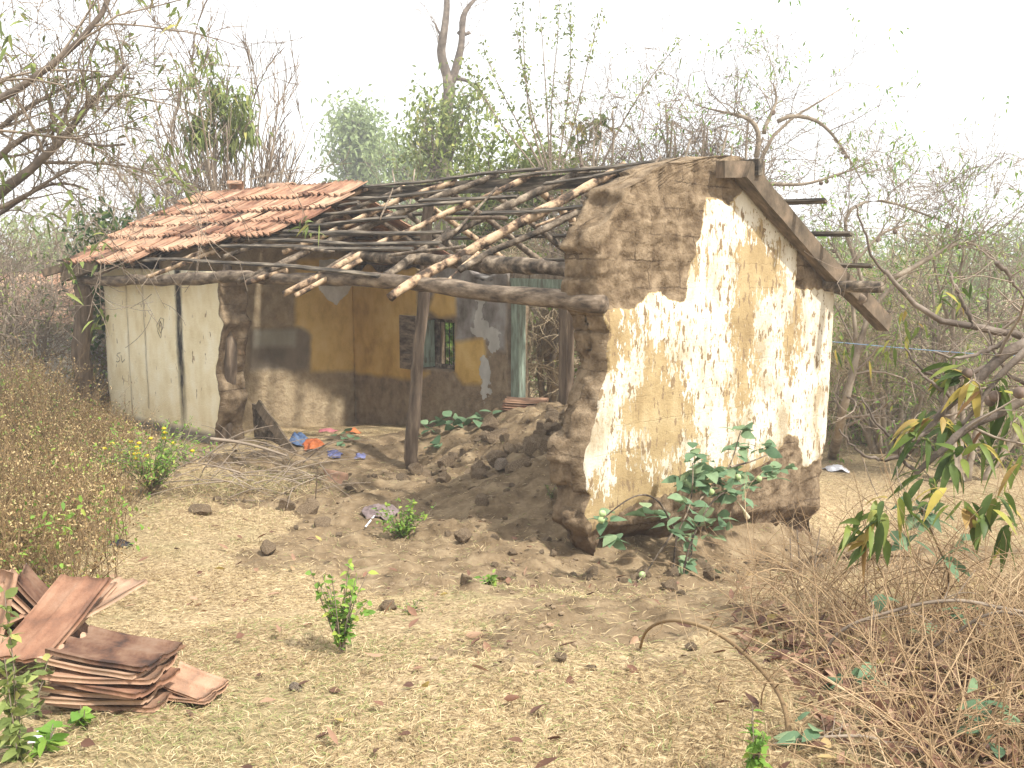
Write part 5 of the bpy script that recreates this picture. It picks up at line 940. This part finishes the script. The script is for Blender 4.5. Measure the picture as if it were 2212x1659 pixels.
# leaning panel and board
lb = empty('leaning_panel', tuple(H(*on_t(600, 990, .75)))); tag(lb, 'dark triangular panel with a brown board leaning beside the jamb post', 'panel')
def LP(x, y, t): return H(*on_t(x, y, t)) - np.array(lb.location)
mb = MB(); q = [LP(544, 872, .75), LP(552, 985, .72), LP(626, 993, .72), LP(568, 880, .76)]; off = np.array([*VX, 0]) * .03; mb.add(np.array(q + [x + off for x in q]), np.array([[0, 1, 2, 3], [7, 6, 5, 4], [0, 4, 5, 1], [1, 5, 6, 2], [2, 6, 7, 3], [3, 7, 4, 0]])); mb.obj('panel', M['wood_dark'], lb, False)
batten('board', [LP(556, 872, .70), LP(648, 1000, .66)], .11, .03, M['wood_board'], lb, up=tuple(np.array([*-VX, .3])), n=8, warp=.003)
sp_ = [(560, 985), (600, 990)]
logpart('white_stick', [gp(790, 1148) + [0, 0, .03], gp(812, 1125) + [0, 0, .05], gp(822, 1118) + [0, 0, .05]], .008, M['cloth_white'], 6, 8, parent=None); tag(bpy.data.objects[-1] if False else [o_ for o_ in COL.objects if o_.name.startswith('white_stick')][0], 'short white stick lying on the mauve cloth', 'stick')
# brush pile
o = plant('brush_pile', 'heap of dry sticks and wiry stems in front of the leaning panel', 'brush pile', gp(520, 1050)); mb = MB(); mb2 = MB()
for i in range(105):
    a = gp(rng.uniform(430, 700), rng.uniform(985, 1095)); a[2] += rng.uniform(0, .22); d = nrm(np.array([rng.normal(), rng.normal() * .6, rng.normal() * .22])); L = rng.uniform(.25, .8); c1 = a + d * L * .5 + [0, 0, rng.uniform(0, .12)]; e = a + d * L; e[2] = max(e[2], gz(e[0], e[1]) + .01)
    P, R = resamp([a, c1, e], [.005 * rng.uniform(.5, 1.6), .002], 9); mb.tubes(P, R[None], 4)
for q, r in [([(455, 948), (520, 955), (570, 968), (620, 985)], .018), ([(440, 1000), (460, 960), (530, 945), (580, 955), (640, 985), (700, 1000)], .006), ([(425, 1080), (440, 1010), (470, 980)], .008), ([(565, 1060), (620, 1030), (660, 1020)], .007), ([(690, 1000), (712, 1030), (740, 1075), (770, 1100)], .006), ([(540, 1080), (560, 1040), (600, 1010), (650, 1000)], .005)]:
    P = []
    for j, (x, y) in enumerate(q): g_ = at_y(x, y, gp(540, 1050)[1]); g_[2] = max(g_[2], gz(g_[0], g_[1]) + .01); P.append(g_)
    P, R = resamp(P, [r, r * .6], 12); mb.tubes(P, R[None], 6)
sub(mb, 'sticks', M['twig'], o); n = 5000; c = gp(520, 1060); P = np.stack([c[0] + rng.normal(size=n) * .38, c[1] + rng.normal(size=n) * .3, 0 * np.zeros(n)], -1); P[:, 2] = ground(P[:, 0], P[:, 1]) + rng.random(n) * .12
mb = MB(); mb.leaves(P, rng.normal(size=(n, 3)) * [1, 1, .5], .11 * rng.uniform(.4, 1.3, n), .004, .1, .2, 2); sub(mb, 'dry_grass', M['straw'], o)
# blue wire on the right
P = tr([(1795, 738), (1950, 752), (2100, 764), (2240, 770)], 11); mb = MB(); a, b_ = resamp(P, [.004, .004], 20); mb.tubes(a, b_[None], 5); tag(mb.obj('blue_wire', M['wire']), 'thin blue wire strung right from the gable wall', 'wire')

# ---- dry vines arching over the right foreground
for lb_, q, r in [('brown vine arching from the bare earth down to the bottom edge', [(1383, 1400), (1392, 1360), (1440, 1335), (1520, 1350), (1580, 1385), (1640, 1440), (1690, 1500), (1702, 1560), (1715, 1640)], .009), ('brown vine arching from the leafy sprig and bending down', [(1540, 1290), (1600, 1305), (1640, 1318), (1670, 1345), (1681, 1400), (1674, 1462)], .008),
                  ('long pale stem sweeping left in a low arch at the right edge', [Z4(640, 1060), Z4(760, 860), Z4(860, 780), Z4(1100, 710), Z4(1300, 650), Z4(1550, 630), Z4(1800, 690), Z4(1980, 720)], .008), ('pale stem bending down below the long low arch', [Z4(1340, 1080), Z4(1345, 940), Z4(1500, 840), Z4(1650, 740), Z4(1800, 695), Z4(1980, 760)], .007), ('pale stem arching low at the bottom right', [Z4(350, 1540), Z4(420, 1500), Z4(700, 1470), Z4(950, 1460), Z4(1080, 1500), Z4(1200, 1660)], .006),
                  ('brown stem arching left of the blue-green shoot', [Z4(700, 640), Z4(830, 460), Z4(960, 390), Z4(1150, 360), Z4(1300, 380), Z4(1450, 480)], .006), ('brown stem running right through the dry stems', [Z4(930, 510), Z4(1050, 590), Z4(1200, 680), Z4(1400, 730), Z4(1560, 800), Z4(1800, 930)], .007)]:
    Y = gp(*q[0])[1]; Ye = min(gp(*[min(v_, 1640) if j else v_ for j, v_ in enumerate(q[-1])])[1], Y); Ys = np.linspace(Y, Ye if q[-1][1] > 1400 else Y * .93, len(q)); P = tr(q, list(Ys)); P = [np.array([p_[0], p_[1], max(p_[2], gz(p_[0], p_[1]) - .02)]) for p_ in P]
    a, b_ = resamp(P, [r * .7, r], 26); mb = MB(); mb.tubes(a, b_[None], 7); s1 = spawn(a[None], b_[None], 9, .12, .9, .1, .5, .45); mb.tubes(s1[0], np.maximum(s1[1], .0012), 4); tag(mb.obj('dry_vine', M['twig_brown' if 'brown' in lb_ else 'twig']), lb_, 'vine')
# three pale upright stalks before the right end of the gable
for lb_, q in [('leftmost of three pale upright stalks before the gable end', [(1715, 1290), (1709, 1220), (1707, 1162)]), ('middle of three pale upright stalks before the gable end', [(1720, 1300), (1728, 1220), (1722, 1145)]), ('rightmost of three pale upright stalks before the gable end', [(1757, 1270), (1762, 1200), (1772, 1140)])]:
    Y = gp(*q[0])[1]; a, b_ = resamp(tr(q, Y), [.006, .004], 12); mb = MB(); mb.tubes(a, b_[None], 6); tag(mb.obj('dry_stalk', M['twig']), lb_, 'stalk', 'pale stalks before the gable end')

# ---- stuff: undergrowth, straw and litter
def wedge(n, r0, r1, a0=-.62, a1=.62, pw=1.0):
    u_ = rng.random(n); r = (r0 ** (2 - pw) + u_ * (r1 ** (2 - pw) - r0 ** (2 - pw))) ** (1 / (2 - pw)); a = rng.uniform(a0, a1, n); return np.sin(a) * r, np.cos(a) * r
def blades(n, r0, r1, keep, L, W, elev, mat, name, label, cat, pw=1.1, a0=-.62, a1=.62, varf=None):
    x, y = wedge(n, r0, r1, a0, a1, pw); k = rng.random(n) < keep(x, y); x, y = x[k], y[k]; m = len(x); az = rng.uniform(0, 2 * pi, m); el = np.abs(rng.normal(elev[0], elev[1], m)); D = np.stack([np.cos(az) * np.cos(el), np.sin(az) * np.cos(el), np.sin(el)], -1)
    P = np.stack([x, y, ground(x, y) + .002 + rng.random(m) * .012], -1); mb = MB(); mb.leaves(P, D, L * rng.uniform(.4, 1.4, m), W * (1 + y * .08), .1, rng.uniform(.1, .5), 3 if L > .09 else 2, varf(x, y, m) if varf else None)
    o = mb.obj(name, M[mat]); tag(o, label, cat, kind='stuff'); return o
def gpatch(x, y, m):
    g_ = fbm(np.stack([x, y, 0 * x], -1), .9, 3, 3); v = np.clip(rng.random(m) * .8 - .25 * np.clip(fbm(np.stack([x, y, 0 * x], -1), 1.6, 3, 19) + .2, 0, 1), 0, 1); gr_ = rng.random(m) < np.clip(.02 + .35 * g_, .01, .4); return np.where(gr_, .82 + rng.random(m) * .18, v)
blades(230000, 2.6, 13, straw_cover, .055, .0028, (.18, .28), 'straw', 'dry_grass', 'trampled dry straw coloured grass of the yard', 'grass', 1.35, varf=gpatch)
blades(26000, 2.6, 9, lambda x, y: straw_cover(x, y) * (noise(np.stack([x, y, 0 * x], -1), 1.3, 12) > .1), .07, .0028, (1.0, .4), 'straw', 'green_grass', 'short upright grass tufts in the yard', 'grass', 1.3, varf=lambda x, y, m: rng.uniform(.55, 1, m))
blades(24000, 3.3, 11, lambda x, y: mudw(toL(np.stack([x, y, 0 * x], -1))) * .5, .07, .003, (.1, .2), 'straw', 'scattered_straw', 'loose straws scattered over the bare earth', 'straw', 1.1)
def rightc(x, y): return np.clip((x - .9 - .12 * y) * 1.0, 0, 1) * np.clip((6.6 - y) / 1.5, 0, 1)
blades(34000, 2.6, 7, rightc, .16, .0026, (.8, .4), 'straw', 'tall_dry_grass', 'taller dry grass in the right foreground', 'grass', 1.2, 0, .62, varf=lambda x, y, m: rng.random(m) * .6)
def litter(x, y): return np.clip((x - .9) * .9, 0, 1) * np.clip((5.3 - y) / 1.2, 0, 1) + .006
x, y = wedge(46000, 2.5, 8, -.62, .62, 1.2); k = rng.random(len(x)) < litter(x, y); x, y = x[k], y[k]; m_ = len(x); D = rng.normal(size=(m_, 3)) * [1, 1, .25]; mb = MB(); P = np.stack([x, y, ground(x, y) + .008 + rng.random(m_) * .03], -1)
mb.leaves(P, D, .075 * rng.uniform(.5, 1.3, m_), .032 * rng.uniform(.6, 1.2, m_), .5, -.1, 4); tag(mb.obj('leaf_litter', M['leaf_brown']), 'fallen brown leaves littering the right foreground', 'leaf litter', kind='stuff')
# right foreground dry stems
n = 1050; a = rng.uniform(.17, .62, n); r = rng.uniform(2.7, 6.0, n); x = np.sin(a) * r; y = np.cos(a) * r; k = (x > .6 + .17 * y + rng.normal(size=n) * .25); x, y = x[k], y[k]; n = len(x); z = ground(x, y); d = np.stack([rng.normal(size=n) * .5, rng.normal(size=n) * .4, np.full(n, 1.)], -1); d = nrm(d); L = rng.uniform(.2, .75, n) * np.clip((x - .4), .4, 1.45); P = [np.stack([x, y, z - .02], -1)]
cv = rng.normal(size=(n, 3)) * .16 - [0, 0, .06]
for j in range(9): d = nrm(d + cv); P.append(P[-1] + d * (L / 9)[:, None])
P = np.stack(P, 1); mb = MB(); R = np.broadcast_to(np.linspace(.0038, .0015, 10), P.shape[:2]); mb.tubes(P, R, 4); s1 = spawn(P, R, 3, .22, .7, .1, .8, .6, .4); mb.tubes(s1[0], np.maximum(s1[1], .0011), 3); tag(mb.obj('dry_stems', M['gold_twig']), 'tangle of thin dry stems rising in the right foreground', 'undergrowth', kind='stuff')
# left brown brush
def bw(x, y): return np.clip((-.335 * y - .35 - x) * 1.5, 0, 1) * np.clip((y - 4.9) / .5, 0, 1) * ((x * .72 * -1 + 0 * y) > -9) * (~((toL(np.stack([x, y, 0 * x], -1))[:, 0] > -.15) & (toL(np.stack([x, y, 0 * x], -1))[:, 1] < 9.4)))
n = 9000; x, y = wedge(n, 5, 16, -.64, -.2, .9); k = rng.random(n) < bw(x, y); x, y = x[k], y[k]; n = len(x); z = ground(x, y); hh = (.29 + .035 * np.clip(y - 5, 0, 4)) * np.where(x / y < -.46, 1.5, np.where(y > 9.5, .55, 1)) * rng.uniform(.5, 1.5, n) * (1 + .35 * noise(np.stack([x, y, 0 * x], -1), 1.1, 4)); d = nrm(np.stack([rng.normal(size=n) * .35, rng.normal(size=n) * .35, np.ones(n)], -1)); P = [np.stack([x, y, z - .02], -1)]
for j in range(6): d = nrm(d + rng.normal(size=(n, 3)) * .14); P.append(P[-1] + d * (hh / 6)[:, None])
P = np.stack(P, 1); mb = MB(); mb.tubes(P, np.broadcast_to(np.linspace(.004, .0016, 7), P.shape[:2]), 3); s1 = spawn(P, np.full(P.shape[:2], .003), 4, .22, .6, .4, .5, .6, .4, 5); mb.tubes(s1[0], np.maximum(s1[1], .0014), 3)
tag(mb.obj('brush_stems', M['twig_brown']), 'thin brown stems of the dry brush on the left', 'undergrowth', kind='stuff')
p = clumps(s1[0], 24000, 4, .03, .3); mb = MB(); mb.leaves(p, rng.normal(size=p.shape), .022 * rng.uniform(.5, 1.5, len(p)), .012, .2, .1, 2); tag(mb.obj('brush_seed_heads', M['seed_brown']), 'brown seed heads covering the dry brush on the left', 'undergrowth', kind='stuff')
p = clumps(P, 1100, 10, .07, .25); mb = MB(); mb.leaves(p, rng.normal(size=p.shape), .05 * rng.uniform(.6, 1.3, len(p)), .022, .2, .2, 3); tag(mb.obj('brush_leaves', M['leaf_lime']), 'green leaves mixed into the dry brush on the left', 'undergrowth', kind='stuff')

# ------------------------------------------------------------------ haze
hz = bpy.data.materials.new('haze'); hz.use_nodes = True; nt = hz.node_tree; nt.nodes.clear(); out = nt.nodes.new('ShaderNodeOutputMaterial'); pv = nt.nodes.new('ShaderNodeVolumePrincipled')
pv.inputs['Color'].default_value = (1, 1, 1, 1); pv.inputs['Density'].default_value = .0038; pv.inputs['Anisotropy'].default_value = .2; nt.links.new(pv.outputs[0], out.inputs['Volume'])
V, F = box_vf((0, 30, 5.5), (300, 300, 15)); o = obj('haze', mesh('haze', V, F, hz, False)); tag(o, 'pale dry season haze over the whole scene', 'haze', kind='stuff')
